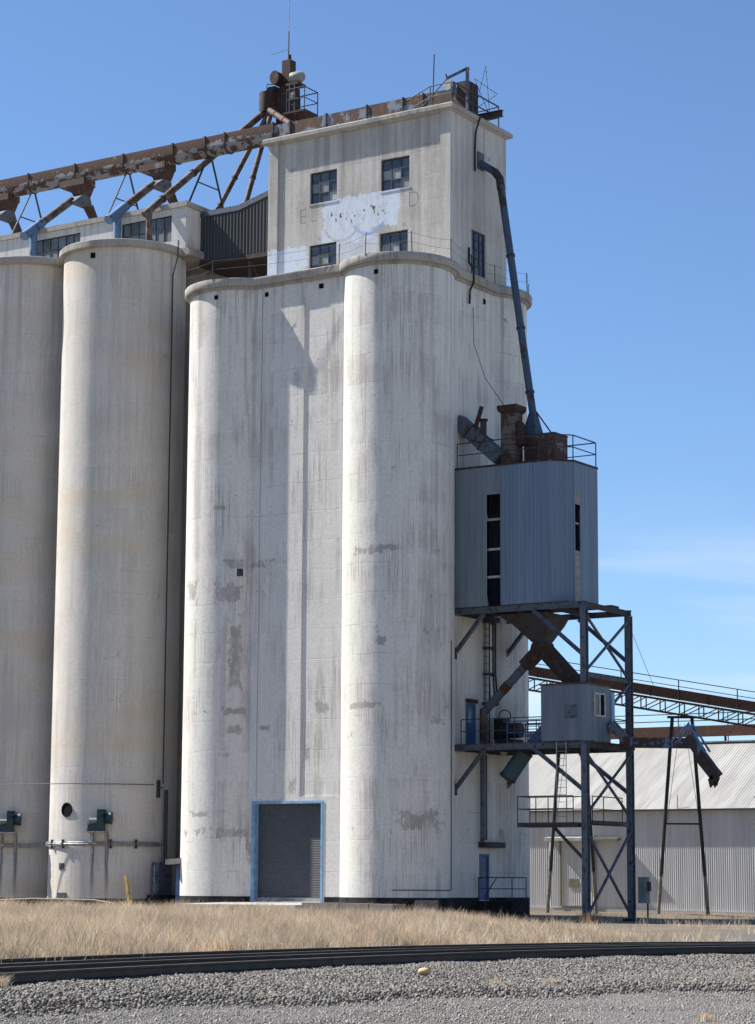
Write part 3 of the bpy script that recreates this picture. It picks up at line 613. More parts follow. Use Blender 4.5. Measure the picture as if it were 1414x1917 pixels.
# aeration fans
def make_fan(i, lab, phi=-60):
    z = 3.55; c = spt(i, phi, SR, z); nn = Vector((cos(radians(phi)), sin(radians(phi)), 0)); tt = Vector((-nn.y, nn.x, 0)); U = Vector((0, 0, 1))
    f = thing('aeration_fan', lab, 'fan', spt(i, phi, SR+.3, 2.95), 'fans on the silo walls')
    P = lambda a, b, c_: c+tt*a+nn*b+U*c_
    m = MB()
    cir = [(cos(t)*.36, sin(t)*.36) for t in np.linspace(0, 2*pi, 20, endpoint=False)]
    m.loft([[P(-.13, .42+x, y-.02) for x, y in cir], [P(.17, .42+x, y-.02) for x, y in cir]]); m.hexa([P(-.13, .06, -.55), P(.17, .06, -.55), P(.17, .72, -.55), P(-.13, .72, -.55)], [P(-.13, .06, .4), P(.17, .06, .4), P(.17, .72, .34), P(-.13, .72, .34)])
    m.build('scroll_housing', 'fan', f, 40)
    m = MB(); m.loft([[P(.17, .42+x*.55, y*.55) for x, y in cir], [P(.32, .42+x*.7, y*.7+.02) for x, y in cir], [P(.50, .38+x*.85, y*.85+.04) for x, y in cir], [P(.46, .38+x*.6, y*.6+.04) for x, y in cir]]); m.build('inlet_cone', 'fan', f, 40)
    m = MB(); m.hexa([P(-.13, .02, .36), P(.20, .02, .36), P(.20, .74, .36), P(-.13, .74, .36)], [P(-.13, .02, .42), P(.20, .02, .42), P(.20, .74, .41), P(-.13, .74, .41)]); m.build('top_flange', 'fan', f)
    m = MB(); m.loft([[P(-.52, .42+x*.42, y*.42-.12) for x, y in cir], [P(-.14, .42+x*.42, y*.42-.12) for x, y in cir]]); m.build('motor', 'motor', f, 40)
    m = MB(); m.hexa([P(-.58, .1, -.56), P(-.13, .1, -.56), P(-.13, .7, -.56), P(-.58, .7, -.56)], [P(-.52, .1, -.27), P(-.13, .1, -.27), P(-.13, .7, -.27), P(-.52, .7, -.27)]); m.build('motor_base', 'fan', f)
    m = MB(); m.hexa([P(-.62, .0, -.62), P(.3, .0, -.62), P(.3, .76, -.62), P(-.62, .76, -.62)], [P(-.62, .0, -.565), P(.3, .0, -.565), P(.3, .76, -.565), P(-.62, .76, -.565)]); m.build('shelf', 'galv', f)
    for a in (-.42, .25):
        MB().beam(P(a, .7, -.62), P(a+.02, .04, -1.35), .045).build('bracket', 'galv', f); MB().beam(P(a, .05, -.62), P(a, .04, -2.0), .05).build('bracket', 'galv', f)
    MB().tube([P(-.5, .5, .0), P(-.6, .4, -.1), P(-.62, .2, -.5), P(-.3, .1, -.8), P(-.25, .06, -1.15)], .02, 6).build('cable', 'motor', f)
    # rust stains below the brackets
    return f
make_fan(0, 'dark teal blower fan bracketed on the silo with the round hole'); make_fan(1, 'dark teal blower fan bracketed on the yellow-stained silo', -54)
# conduit bundle round the silos
cb = thing('conduit_bundle', 'bundle of pale conduits clamped across both silo walls above the base', 'conduit', spt(0, -90, SR, 2.3))
for j in range(3):
    pts = [spt(1, a, SR+.09+.03*(j == 1), 2.30+.075*j) for a in np.linspace(-120, -38, 22)]+[spt(0, a, SR+.09+.03*(j == 1), 2.36+.075*j) for a in np.linspace(-142, -6, 30)]
    MB().tube(pts, .032, 6).build('conduit', 'galv', cb, 40)
for i, ph in ((1, -100), (1, -70), (0, -115), (0, -98), (0, -52), (0, -30)):
    c = spt(i, ph, SR+.1, 2.43); MB().beam(c-Vector((0, 0, .2)), c+Vector((0, 0, .2)), .06, .13).build('clamp', 'frame', cb)
MB().tube([spt(0, -6, SR+.1, 2.45), spt(0, -2, SR+.1, 2.4), spt(0, 0, SR+.1, 2.2), spt(0, 0, SR+.1, 1.6)], .07, 8).build('elbow', 'galv', cb, 40)
eb = thing('electrical_cabinet', 'tall grey electrical cabinet in the gap between silo and elevator', 'electrical box', (-14.95, -.5, .05))
MB().box(-15.12, -14.72, -1.2, -.2, .15, 1.62).build('cabinet', 'steel', eb); MB().box(-14.98, -14.94, -1.215, -1.203, .3, 1.5).build('label_strip', 'galv', eb)
MB().box(-15.3, -14.6, -1.3, .1, ZB, .15).build('plinth', 'tar', eb)
for dx in (0, .12): MB().tube([(-14.9+dx, -.6, 1.6), (-14.9+dx, -.6, 4.9)], .045, 8).build('riser', 'frame', eb)
m = MB(); m.beam((-15.18, -.75, 4.55), (-15.18, -.75, 5.35), .12, .14); m.beam((-15.2, -.8, 5.0), (-14.8, -.9, 5.0), .05); m.build('insulator_bracket', 'frame', eb)
pl = [spt(1, -100, SR+1.5, 5.45)]; a = Vector((-36, -8.5, 5.7)); b = Vector((-15.15, -1.0, 5.0)); b0 = Vector((-20, -4.3, 0))
m = MB(); m.tube([Vector((-34, -5.2, 5.75)).lerp(Vector((-18, -3.6, 5.15)), t)-Vector((0, 0, .8*t*(1-t))) for t in np.linspace(0, 1, 9)]+[spt(0, a_, SR+.28, 5.12) for a_ in (-70, -50, -30, -16)], .022, 6)
tag(m.build('power_cable', 'wire'), 'sagging dark cable strung low across both silo walls', 'cable')

# ------------------------------------------------------------------ gallery on top of the silos
GX0, GX1, GY0, GY1, GZ0, GZ1 = -33.5, -14.8, .0, 5.3, SZ+.36, 32.75
gal = thing('gallery', 'long low white concrete gallery with banded windows on top of the silos', 'gallery', (-24, 2.6, GZ0))
gw_ = [(-18.75, -15.65, 31.15, 32.45), (-24.35, -21.35, 31.15, 32.45), (-30.2, -27.2, 31.15, 32.45)]
m = MB(); m.wall((GX0, GY0), (GX1, GY0), GZ0+.003, GZ1, sorted([(a-GX0, b-GX0, c, d) for a, b, c, d in gw_]), .15); m.wall((GX1, GY0), (GX1, GY1), GZ0+.003, GZ1); m.wall((GX1, GY1), (GX0, GY1), GZ0+.003, GZ1); m.wall((GX0, GY1), (GX0, GY0), GZ0+.003, GZ1)
m.build('wall', 'gallery', gal)
MB().box(GX0-.1, GX1+.12, GY0-.12, GY1+.12, GZ1+.001, 33.0).build('roof', 'cap', gal)
for (a, b, c_, d_) in gw_: window(gal, (a, GY0), (b, GY0), c_, d_, 6, 2, .1, .05, .03, glassf=lambda i, j: 'glassgrey')
MB().box(GX0, GX1+.25, GY0-.02, GY1+.02, GZ0-.36, GZ0).build('floor', 'cap', gal)

# ------------------------------------------------------------------ corrugated bridge to the headhouse
br = thing('conveyor_bridge', 'dark ribbed metal bridge joining the silo gallery to the headhouse', 'bridge', (-12.4, 2.5, 30.1))
btop = lambda x: 32.68 if x < -12.5 else 32.68+(x+12.5)*.26
nb = 5; bx0, bx1 = GX1+.005, HX0-.005; bw = (bx1-bx0)/nb
for side, (yy, rot) in enumerate(((1.2, 0), (4.0, pi))):
    for i in range(nb):
        x0 = bx0+bw*i
        me = corr_mesh('siding_sheet', bw, 2.4, bw/5, .055, 'bridgesheet', top=(lambda u, x0=x0: btop(x0+u)-.16-30.2) if side == 0 else (lambda u, x0=x0: btop(x0+bw-u)-.16-30.2), trap=True)
        o = bpy.data.objects.new('siding_sheet', me); COL.objects.link(o); o.parent = br
        o.location = Vector((x0 if side == 0 else x0+bw, yy, 30.2))-br.location; o.rotation_euler = (0, 0, rot)
for yy in (1.12, 4.0):
    m = MB(); xs = [bx0, -12.5, bx1]
    for a, b in zip(xs[:-1], xs[1:]): m.hexa([(a, yy, btop(a)-.2), (b, yy, btop(b)-.2), (b, yy+.08, btop(b)-.2), (a, yy+.08, btop(a)-.2)], [(a, yy, btop(a)+.06), (b, yy, btop(b)+.06), (b, yy+.08, btop(b)+.06), (a, yy+.08, btop(a)+.06)])
    m.build('fascia', 'steel', br)
m = MB()
for a, b in zip(xs[:-1], xs[1:]): m.hexa([(a, 1.21, btop(a)), (b, 1.21, btop(b)), (b, 3.99, btop(b)), (a, 3.99, btop(a))], [(a, 1.21, btop(a)+.05), (b, 1.21, btop(b)+.05), (b, 3.99, btop(b)+.05), (a, 3.99, btop(a)+.05)])
m.build('roof', 'steeldark', br)
MB().box(bx0, bx1, 1.1, 4.1, 29.98, 30.19).build('floor', 'darkrust', br); 
m = MB(); m.beam((-11.9, 1.3, 27.66), (-11.9, 1.3, 29.97), .12); m.build('post', 'steeldark', br)
m = MB(); m.beam((-11.8, 1.3, 29.9), (-10.9, 1.3, 27.7), .05); m.build('brace', 'steeldark', br)

# ------------------------------------------------------------------ drag conveyor over the gallery
YC = 2.6; zb, zt = 36.0, 36.9
cv = thing('drag_conveyor', 'long rust-streaked drag conveyor trough running above the gallery roof', 'conveyor', (-22, YC, 33))
prof = [(cos(t)*.42, zb+.42+sin(t)*.42) for t in np.linspace(pi, 2*pi, 11)]+[(.42, zt), (-.42, zt)]
XF = [-36, -33, -30, -26.83, -23.7, -20.55, -17.4, -14.2, -11.3]
for a, b in zip(XF[:-1], XF[1:]): MB().loft([[(a+.005, YC+y, z) for y, z in prof], [(b-.005, YC+y, z) for y, z in prof]]).build('trough_section', 'tube', cv, 40)
for x in XF[1:]+[-15.4]:
    MB().loft([[(x-.035, YC+y*1.13, zb+.45+(z-zb-.45)*1.10) for y, z in prof], [(x+.035, YC+y*1.13, zb+.45+(z-zb-.45)*1.10) for y, z in prof]]).build('flange', 'hopperrust', cv)
for xh in (-28.6, -23.5, -18.3):
    m = MB(); m.box(xh-1.15, xh+.45, YC-.46, YC+.46, zb-.22, zb+.12); m.hexa([(xh-.35, YC-.3, zb-.72), (xh+.3, YC-.3, zb-.72), (xh+.3, YC+.3, zb-.72), (xh-.35, YC+.3, zb-.72)], [(xh-.6, YC-.42, zb-.221), (xh+.42, YC-.42, zb-.221), (xh+.42, YC+.42, zb-.221), (xh-.6, YC+.42, zb-.221)])
    h_ = m.build('discharge_hopper', 'hopperrust', cv)
    m = MB(); m.hexa([(xh-.42, YC-.75, zb-1.15), (xh+.1, YC-.75, zb-1.15), (xh+.1, YC+.7, zb-1.15), (xh-.42, YC+.7, zb-1.15)], [(xh-.3, YC-.28, zb-.721), (xh+.28, YC-.28, zb-.721), (xh+.28, YC+.28, zb-.721), (xh-.3, YC+.28, zb-.721)]); m.build('diverter', 'steel', h_)
    m = MB(); m.loft([[(xh-.35, YC+.35, zb-1.0), (xh+.1, YC+.35, zb-1.1), (xh+.1, YC+.75, zb-1.0), (xh-.35, YC+.75, zb-.9)], [(xh+.0, YC+1.75, 33.0), (xh+.22, YC+1.75, 33.0), (xh+.22, YC+1.95, 33.0), (xh+.0, YC+1.95, 33.0)]]); m.build('rear_spout', 'hopperrust', h_)
for xs_ in (-26.83, -20.55, -15.4):
    m = MB(); m.beam((xs_, YC-.12, zb+.05), (xs_, YC-1.75, 33.0), .07); m.beam((xs_, YC+.12, zb+.05), (xs_, YC+1.45, 33.0), .07); m.beam((xs_, YC-.95, 34.5), (xs_, YC+.75, 34.5), .05); m.build('trestle', 'bluepipe' if xs_ < -16 else 'steeldark', cv)
    MB().tube([(xs_, YC-1.2, 33.2), (xs_-.1, YC+2.2, 33.1)], .05, 6).build('tie_pipe', 'steeldark', cv)
# front spouts to the silos
def spout(x0, x1, mat, lab):
    s = thing('grain_spout', lab, 'spout', (x1, -1.0, 30.8), 'sloping grain spouts over the silo roofs')
    a = Vector((x0, YC-.5, zb-1.0)); b = Vector((x1, -1.0, 32.45))
    MB().tube([a, b], .2, 12).build('pipe', 'brownpipe', s, 40)
    d = (b-a).normalized(); MB().tube([b-d*.02, b+d*.08], .24, 14).build('end_cap', mat, s, 40)
    e = b-d*.75; MB().tube([e, Vector((e.x, e.y, 30.7))], .19, 10).build('drop_pipe', mat, s, 40)
    MB().tube([b-d*1.5, b-d*.05], .23, 12).build('sleeve', mat, s, 40)
spout(-23.75, -24.1, 'bluespout', 'sloping spout with pale blue drop pipe, above the yellow-stained silo'); spout(-18.5, -18.7, 'bluespout', 'sloping spout with pale blue drop pipe, above the silo with the round hole'); spout(-28.75, -29.2, 'bluespout', 'sloping grain spout with blue drop pipe at the end of the silo row')

# ------------------------------------------------------------------ bucket elevator leg behind
lg = thing('bucket_elevator', 'dark rusty bucket elevator leg rising behind the bridge, with mast on top', 'elevator leg', (-13.3, 6.2, 0))
MB().box(-13.75, -12.85, 5.85, 6.65, -.6, 40.2).build('leg_casing', 'darkrust', lg)
MB().box(-13.52, -13.02, 6.0, 6.5, 40.2, 41.65).build('upper_casing', 'darkrust', lg)
cir = [(cos(t), sin(t)) for t in np.linspace(0, 2*pi, 20, endpoint=False)]
MB().loft([[(-13.72+x*.27, 5.6, 40.7+z*.36) for x, z in cir], [(-13.72+x*.27, 6.2, 40.7+z*.36) for x, z in cir]]).build('head_drum', 'darkrust', lg, 40)
MB().loft([[(-14.0, 5.5, 40.2), (-13.6, 5.5, 40.2), (-13.6, 6.2, 40.2), (-14.0, 6.2, 40.2)], [(-14.5, 5.6, 39.75), (-13.9, 5.6, 39.75), (-13.9, 6.2, 39.75), (-14.5, 6.2, 39.75)]]).build('throat', 'darkrust', lg)
MB().loft([[(-14.28+x*.5, 6+z*.5, 39.0) for x, z in cir], [(-14.28+x*.52, 6+z*.52, 39.15) for x, z in cir], [(-14.28+x*.52, 6+z*.52, 40.05) for x, z in cir]]).build('distributor', 'darkrust', lg, 40)
MB().loft([[(-12.8, 5.9+x*.3, 40.55+z*.3) for x, z in cir], [(-12.3, 5.9+x*.3, 40.55+z*.3) for x, z in cir], [(-12.15, 5.9+x*.2, 40.55+z*.2) for x, z in cir]]).build('motor', 'motor', lg, 40)
MB().box(-13.0, -12.25, 5.6, 6.3, 40.1, 40.22).build('motor_shelf', 'darkrust', lg)
MB().box(-13.0, -11.7, 5.4, 6.6, 38.55, 38.65).build('platform', 'darkrust', lg)
railing(lg, [(-12.8, 5.42, 38.65), (-11.72, 5.42, 38.65), (-11.72, 6.58, 38.65), (-12.8, 6.58, 38.65)], 1.15, r=.028)
railing(lg, [(-14.8, 6.5, 39.9), (-14.2, 6.9, 39.9), (-13.7, 6.9, 39.9)], .9, r=.025)
m = MB(); m.beam((-12.75, 5.6, 35), (-12.75, 5.6, 40.1), .06); m.beam((-12.45, 5.6, 35), (-12.45, 5.6, 40.1), .06)
for i in range(14): m.beam((-12.75, 5.6, 35.2+i*.35), (-12.45, 5.6, 35.2+i*.35), .03)
m.build('ladder', 'steeldark', lg)
MB().tube([(-13.27, 6.2, 41.6), (-13.26, 6.2, 43.2)], .035, 6).build('mast', 'steel', lg); MB().tube([(-13.26, 6.2, 43.1), (-13.25, 6.2, 47.5)], .02, 6).build('antenna', 'galv', lg); MB().tube([(-13.2, 6.2, 41.6), (-13.2, 6.2, 41.95)], .09, 8).build('beacon', 'darkrust', lg)
MB().tube([(-13.3, 6.2, 42.25), (-14.2, 6.0, 42.1)], .012, 5).build('antenna_arm', 'galv', lg)
MB().box(-12.62, -12.42, 5.5, 5.65, 39.35, 39.65).build('junction_box', 'motor', lg)
def legpipe(a, b, r, lab, mat='brownpipe', drop=None):
    s = thing('leg_spout', lab, 'spout', b, 'pipes fanning down from the bucket elevator')
    a = Vector(a); b = Vector(b); MB().tube([a, b], r, 10).build('pipe', mat, s, 40)
    d = (b-a).normalized(); L = (b-a).length
    for t in (.25, .6, .85): q = a+(b-a)*t; MB().tube([q-d*.06, q+d*.06], r*1.22, 10).build('collar', 'darkrust', s)
    if drop: e = b-d*.4; MB().tube([e, (e.x, e.y, drop)], r*.9, 8).build('drop_pipe', mat, s, 40)
legpipe((-14.45, 5.75, 39.0), (-16.55, -1.0, 32.35), .17, 'long brown spout pipe from the elevator leg to the gallery front', drop=30.7)
legpipe((-14.15, 5.8, 39.0), (-15.9, 3.5, 33.0), .13, 'brown spout pipe from the leg to the gallery roof end')
legpipe((-14.0, 5.8, 39.0), (-14.2, 3.6, 32.75), .13, 'brown spout pipe from the leg to the bridge roof')
legpipe((-13.95, 5.6, 39.0), (-10.4, 2.75, 36.7), .15, 'pale brown pipe from the leg to the conveyor on the headhouse', 'tube')

# ------------------------------------------------------------------ on the headhouse roof
rb = thing('roof_conveyor', 'flat rust and blue conveyor box along the headhouse roof', 'conveyor', (-5.5, YC, 35.2))
xs = [-11.28, -10.3, -8.2, -5.9, -3.9, -2.8, -.95]
for a, b in zip(xs[:-1], xs[1:]): MB().box(a+.01, b-.01, YC-.4, YC+.4, 35.95, 36.78+random.uniform(-.01, .01)).build('box_section', 'roofbox', rb)
for x in xs[1:-1]: MB().box(x-.03, x+.03, YC-.46, YC+.46, 35.9, 36.84).build('flange', 'steeldark', rb)
for x in (-9.3, -7, -4.9, -3, -1.2): MB().box(x-.06, x+.06, YC-.35, YC+.35, 35.2, 35.94).build('support', 'steeldark', rb)
MB().box(-.95, -.35, YC-.45, YC+.45, 35.25, 37.0).build('head_box', 'darkrust', rb)
MB().loft([[(-1.25+x*.25, YC-.75, 36.85+z*.25) for x, z in cir], [(-1.25+x*.25, YC-.42, 36.85+z*.25) for x, z in cir]]).build('drive_motor', 'galv', rb, 40)
rr = thing('roof_railing', 'grey pipe railing round the headhouse roof corner by the conveyor head', 'railing', (-1, .3, 35.2))
railing(rr, [(-3.0, 1.2, 35.2), (-1.15, .15, 35.2), (-.05, .15, 35.2)], 1.05, r=.03, mat='steel', step=1.2); railing(rr, [(-.05, .3, 35.2), (-.02, 2.0, 35.2), (-.02, 4.35, 35.2), (-2.2, 4.6, 35.2)], 1.1, r=.035, step=2)
cb_ = thing('roof_beam', 'dark steel beam sticking out from the top of the headhouse side wall', 'steel beam', (0, 2.8, 34.9))
MB().ibeam((-1.2, 2.85, 35.22+.15), (1.05, 2.85, 35.22+.15), .2, .3, .03).build('beam', 'steeldark', cb_)
lf = thing('hoist_frame', 'small steel lifting frame above the conveyor head on the headhouse roof', 'hoist frame', (-.4, YC, 35.2))
m = MB(); m.beam((-.3, 2.0, 35.2), (-.3, 2.0, 37.55), .12); m.beam((-.3, 2.0, 37.5), (-1.2, 1.7, 37.1), .10); m.build('post', 'steel', lf)
m = MB(); m.tube([(-1.2, 1.7, 37.1), (-2.3, 1.4, 35.9)], .03, 6); m.build('stay', 'steeldark', lf); MB().tube([(-1.5, 2.4, 37.0), (-1.7, 2.4, 37.6)], .04, 6).build('vent', 'steeldark', lf)
tag(MB().tube([(-1.3, .6, 35.2), (-1.22, .6, 37.9)], .03, 6).build('whip_antenna', 'steeldark'), 'thin upright whip antenna on the headhouse roof near the railing', 'antenna')
st = thing('wire_star', 'wire star strung with small bulbs beside the headhouse roof railing', 'star', (.35, 2.6, 35.3))
T5 = [(.34, 37.75), (.54, 35.35), (-.28, 37.28), (.94, 36.29), (-.23, 35.81)]
for a, b in ((0, 1), (0, 4), (2, 3), (3, 4), (2, 1)):
    A_ = Vector((T5[a][0]-.13, 2.8, T5[a][1])); B_ = Vector((T5[b][0]-.13, 2.8, T5[b][1])); m = MB(); m.tube([A_, B_], .011, 5)
    for t in np.linspace(.12, .88, 6): m.ball(A_.lerp(B_, t), .03, 6)
    m.build('point', 'wire', st)
MB().tube([(.41, 2.8, 35.4), (.41, 2.85, 35.5)], .02, 5).build('stay', 'wire', st)

# ------------------------------------------------------------------ load-out tower on the right wall
PX, PY0, PY1 = 6.33, .32, 4.42; ZP = 12.2; ZM = 6.36; ZL = 3.2
lo_ = thing('loadout_tower', 'blue-grey steel load-out frame with two platforms against the elevator side wall', 'steel tower', (3.2, 2.4, -.7))
gz = {PY0: -.75, PY1: -.82}
for y in (PY0, PY1):
    MB().ibeam((PX, y, gz[y]), (PX, y, ZP-.001), .26, .28, .025).build('post', 'steel', lo_)
    MB().box(PX-.3, PX+.3, y-.3, y+.3, gz[y]-.5, gz[y]+.12).build('footing', 'tar', lo_)
for nm, z, h in (('upper', ZP, .25), ('lower', ZM-.02, .24)):
    for y in (PY0, PY1): MB().ibeam((.02, y, z+h/2), (PX+.13, y, z+h/2), .15, h, .03).build('floor_beam', 'steel', lo_)
    for x in (.12, 1.6, 3.1, 4.6, PX): MB().ibeam((x, PY0+.08, z+h/2-.01), (x, PY1-.08, z+h/2-.01), .12, h-.03, .025).build('cross_beam', 'steeldark', lo_)
m = MB(); m.box(.05, 5.62, PY0-.03, 3.6, ZP+.252, ZP+.29); m.build('upper_floor', 'darkrust', lo_)
nb_ = 8
for i in range(nb_):
    x0 = .05+i*(PX+.1)/nb_; MB().box(x0+.01, x0+(PX+.1)/nb_-.01, PY0-.05, PY1+.05, ZM+.222, ZM+.26).build('deck_plate', 'hopperrust', lo_)
for y in (PY0, PY1):
    for z in (ZP, ZM):
        w = .15; x_ = 0.05
        MB().ibeam((x_, y, z-1.65), (1.5, y, z-.002), w, w, .02).build('knee_brace', 'steel', lo_); MB().ibeam((PX-.12, y, z-1.95 if z > 8 else z-1.75), (3.9, y, z-.002), w, w, .02).build('knee_brace', 'steel', lo_)
        MB().box(.002, .06, y-.16, y+.16, z-1.9, z-1.4).build('wall_plate', 'darkrust', lo_)
def xbr(z0, z1):
    for (a, b) in (((PX+.05, PY0, z0), (PX+.05, PY1, z1)), ((PX-.05, PY0, z1), (PX-.05, PY1, z0))): MB().beam(a, b, .09, .09).build('cross_brace', 'steel', lo_)
xbr(9.5, 12.05); xbr(3.6, 6.25); xbr(-.55, 3.05); xbr(6.75, 9.3)
MB().ibeam((PX, PY0+.13, 9.38), (PX, PY1-.13, 9.38), .14, .2, .025).build('strut', 'steel', lo_); MB().ibeam((PX, PY0+.13, 3.25), (PX, PY1-.13, 3.25), .14, .2, .025).build('strut', 'steel', lo_)
MB().beam((4.7, PY0, 3.2), (PX-.1, PY0, 1.75), .11).build('knee_brace', 'steeldark', lo_)
# low walkway
for i, (a, b) in enumerate(((3.45, 4.4), (4.4, 5.3), (5.3, 6.2))): MB().box(a+.01, b-.01, -.35, .75, ZL, ZL+.05).build('walkway_plate', 'hopperrust', lo_)
m = MB(); m.ibeam((3.45, -.32, ZL-.07), (6.3, -.32, ZL-.07), .08, .13, .02); m.ibeam((3.45, .72, ZL-.07), (6.3, .72, ZL-.07), .08, .13, .02); m.ibeam((3.5, -.3, ZL-.071), (3.5, .7, ZL-.071), .08, .12, .02); m.build('walkway_frame', 'steeldark', lo_)
railing(lo_, [(6.1, -.33, ZL+.05), (3.47, -.33, ZL+.05), (3.47, .73, ZL+.05), (6.1, .73, ZL+.05)], 1.08, step=1.0); railing(lo_, [(6.55, .5, ZL+.05), (6.55, 1.5, ZL+.05), (6.55, 3.2, ZL+.05)], 1.08, step=1.3)
MB().box(6.34, 6.6, .45, 3.25, ZL, ZL+.05).build('walkway_plate', 'hopperrust', lo_)
# ladder from deck to walkway
m = MB()
for x in (5.05, 5.5): m.tube([(x, .2, ZL+.05), (x, .2, ZM+1.2)], .02, 6)
for i in range(14): m.tube([(5.05, .2, ZL+.3+i*.3), (5.5, .2, ZL+.3+i*.3)], .014, 5)
m.build('ladder', 'galv', lo_)
# railings of the deck
Zd = ZM+.26
railing(lo_, [(.35, PY0, Zd), (4.3, PY0, Zd)], 1.05, step=1.4); railing(lo_, [(1.9, 1.6, Zd), (3.9, 1.6, Zd), (3.9, 3.2, Zd), (1.9, 3.2, Zd)], 1.0, mat='bluerail', r=.032, step=1.1); railing(lo_, [(.4, PY1, Zd), (PX, PY1, Zd), (PX, 2.6, Zd)], 1.05, step=1.5)

# caged ladder on the wall
cl = thing('caged_ladder', 'dark caged ladder on the elevator wall between the two platforms', 'ladder', (.3, 3.0, Zd))
m = MB()
for y in (2.55, 3.0): m.tube([(.2, y, Zd), (.2, y, ZP)], .028, 6)
m.build('stile', 'steeldark', cl)
for i in range(18): MB().tube([(.2, 2.55, Zd+.25+i*.31), (.2, 3.0, Zd+.25+i*.31)], .016, 5).build('rung', 'steeldark', cl)
hoop = lambda z, r: [(.2+sin(t)*r*1.15, 2.775+cos(t)*r, z) for t in np.linspace(0, pi, 9)]
for z, r in ((12.1, .36), (10.95, .36), (9.8, .36), (8.5, .46)):
    m = MB(); hp = hoop(z, r)
    for a, b in zip(hp[:-1], hp[1:]): m.beam(a, b, .02, .12)
    m.build('hoop', 'steeldark', cl)
for i in range(1, 8):
    t = pi*i/8; MB().tube([(.2+sin(t)*.36*1.15, 2.775+cos(t)*.36, 12.1), (.2+sin(t)*.36*1.15, 2.775+cos(t)*.36, 9.8), (.2+sin(t)*.46*1.15, 2.775+cos(t)*.46, 8.5)], .024, 5).build('cage_bar', 'steeldark', cl)

# ------------------------------------------------------------------ cleaner house on the upper platform
ch = thing('metal_cleaner_house', 'blue-grey sheet metal house with chamfered corner and torn window strip on the upper platform', 'metal shed', (2.8, 1.8, ZP+.3))
z0, z1 = ZP+.30, 18.55; c1 = (4.72, .3); c2 = (5.5, 1.08); c3 = (5.5, 3.25); c4 = (.05, 3.25); c0_ = (.05, .3)
panels(ch, (.05, .3), (1.66, .3), z0, z1, 2, .1, .03, 'housesheet2'); panels(ch, (1.66, .3), (2.38, .3), 17.33, z1, 1, .1, .03, 'housesheet2')
panels(ch, (2.38, .285), (4.72, .285), z0, z1, 3, .2, .018, 'housesheet', trap=True); panels(ch, c1, c2, z0, z1, 1, .22, .018, 'housesheet', trap=True)
panels(ch, c2, (5.5, 1.62), 17.3, z1, 1, .2, .018, 'housesheet', trap=True); panels(ch, (5.5, 1.62), c3, z0, z1, 2, .2, .018, 'housesheet', trap=True)
panels(ch, c3, c4, z0, z1, 6, .2, .018, 'housesheet', trap=True)
for za, zb_ in ((z0, 14.75), (16.75, 17.3)): MB().box(5.47, 5.495, 1.09, 1.62, za, zb_).build('infill_board', 'insul', ch)
for z in (16.2, 14.9, 13.7): MB().box(1.6, 2.44, .36, .44, z, z+.1).build('girt', 'insul' if z > 16 else 'galv', ch)
MB().box(5.40, 5.46, 1.0, 1.66, 15.9, 15.98).build('girt', 'insul', ch)
MB().box(.06, .10, .36, 3.2, z0, z1-.01).build('dark_backing', 'steeldark', ch)  # dark sheet added over the pale wall so the opening looks shaded inside
# torn scraps at the edges of the opening
for q in (((1.66, .33, 12.52), (1.72, .33, 12.52), (1.66, .33, 12.95)), ((1.66, .33, 16.3), (1.71, .33, 16.22), (1.66, .33, 16.5)), ((5.49, 1.55, 14.76), (5.49, 1.62, 14.76), (5.49, 1.62, 15.0)), ((5.49, 1.1, 16.74), (5.49, 1.6, 16.6), (5.49, 1.6, 16.74))):
    m = MB(); d = Vector((0, .01, 0)); m.hexa([Vector(v) for v in q], [Vector(v)+d for v in q]); m.build('torn_edge', 'insul', ch)
MB().hexa([(.04, .27, z1), (4.73, .27, z1), (5.53, 1.07, z1), (5.53, 3.28, z1), (.04, 3.28, z1)], [(.04, .27, z1+.09), (4.73, .27, z1+.09), (5.53, 1.07, z1+.09), (5.53, 3.28, z1+.09), (.04, 3.28, z1+.09)]).build('roof', 'darkrust', ch)
for (x, y) in (c1, c2, (2.38, .3)): MB().box(x-.03, x+.03, y-.035, y+.03, z0, z1-.002).build('corner_trim', 'housesheet', ch)
zr_ = z1+.09
railing(ch, [(.15, .34, zr_), (4.7, .34, zr_), (5.46, 1.1, zr_), (5.46, 3.2, zr_), (2.4, 3.2, zr_)], 1.08, r=.028, step=3.0)
MB().box(5.55, 6.0, 3.5, 4.2, ZP+.26, ZP+.42).build('scrap_pile', 'darkrust', ch)

# things on its roof
rs = thing('square_exhaust_stack', 'square rusty exhaust stack with flared cap on the metal house roof', 'stack', (2.4, 1.2, zr_))
MB().box(2.05, 2.75, .85, 1.55, zr_, 21.0).build('shaft', 'brownpipe', rs); MB().loft([[(2.05-e, .85-e, z), (2.75+e, .85-e, z), (2.75+e, 1.55+e, z), (2.05-e, 1.55+e, z)] for e, z in ((.0, 20.98), (.05, 21.02), (.12, 21.12), (.12, 21.32), (.02, 21.34))]).build('cap', 'darkrust', rs)
MB().hexa([(2.78, .95, zr_+.9), (3.25, .95, zr_+.9), (3.25, 1.5, zr_+.9), (2.78, 1.5, zr_+.9)], [(2.77, .95, 20.6), (2.85, .95, 20.6), (2.85, 1.5, 20.6), (2.77, 1.5, 20.6)]).build('gusset', 'darkrust', rs)
for z in (19.1, 19.55, 20.0, 20.45): MB().box(2.04, 2.76, .84, 1.56, z, z+.03).build('seam', 'darkrust', rs)
bxn = thing('receiving_box', 'rusty steel receiving box on the metal house roof under the blue spout', 'hopper', (3.7, 1.9, zr_))
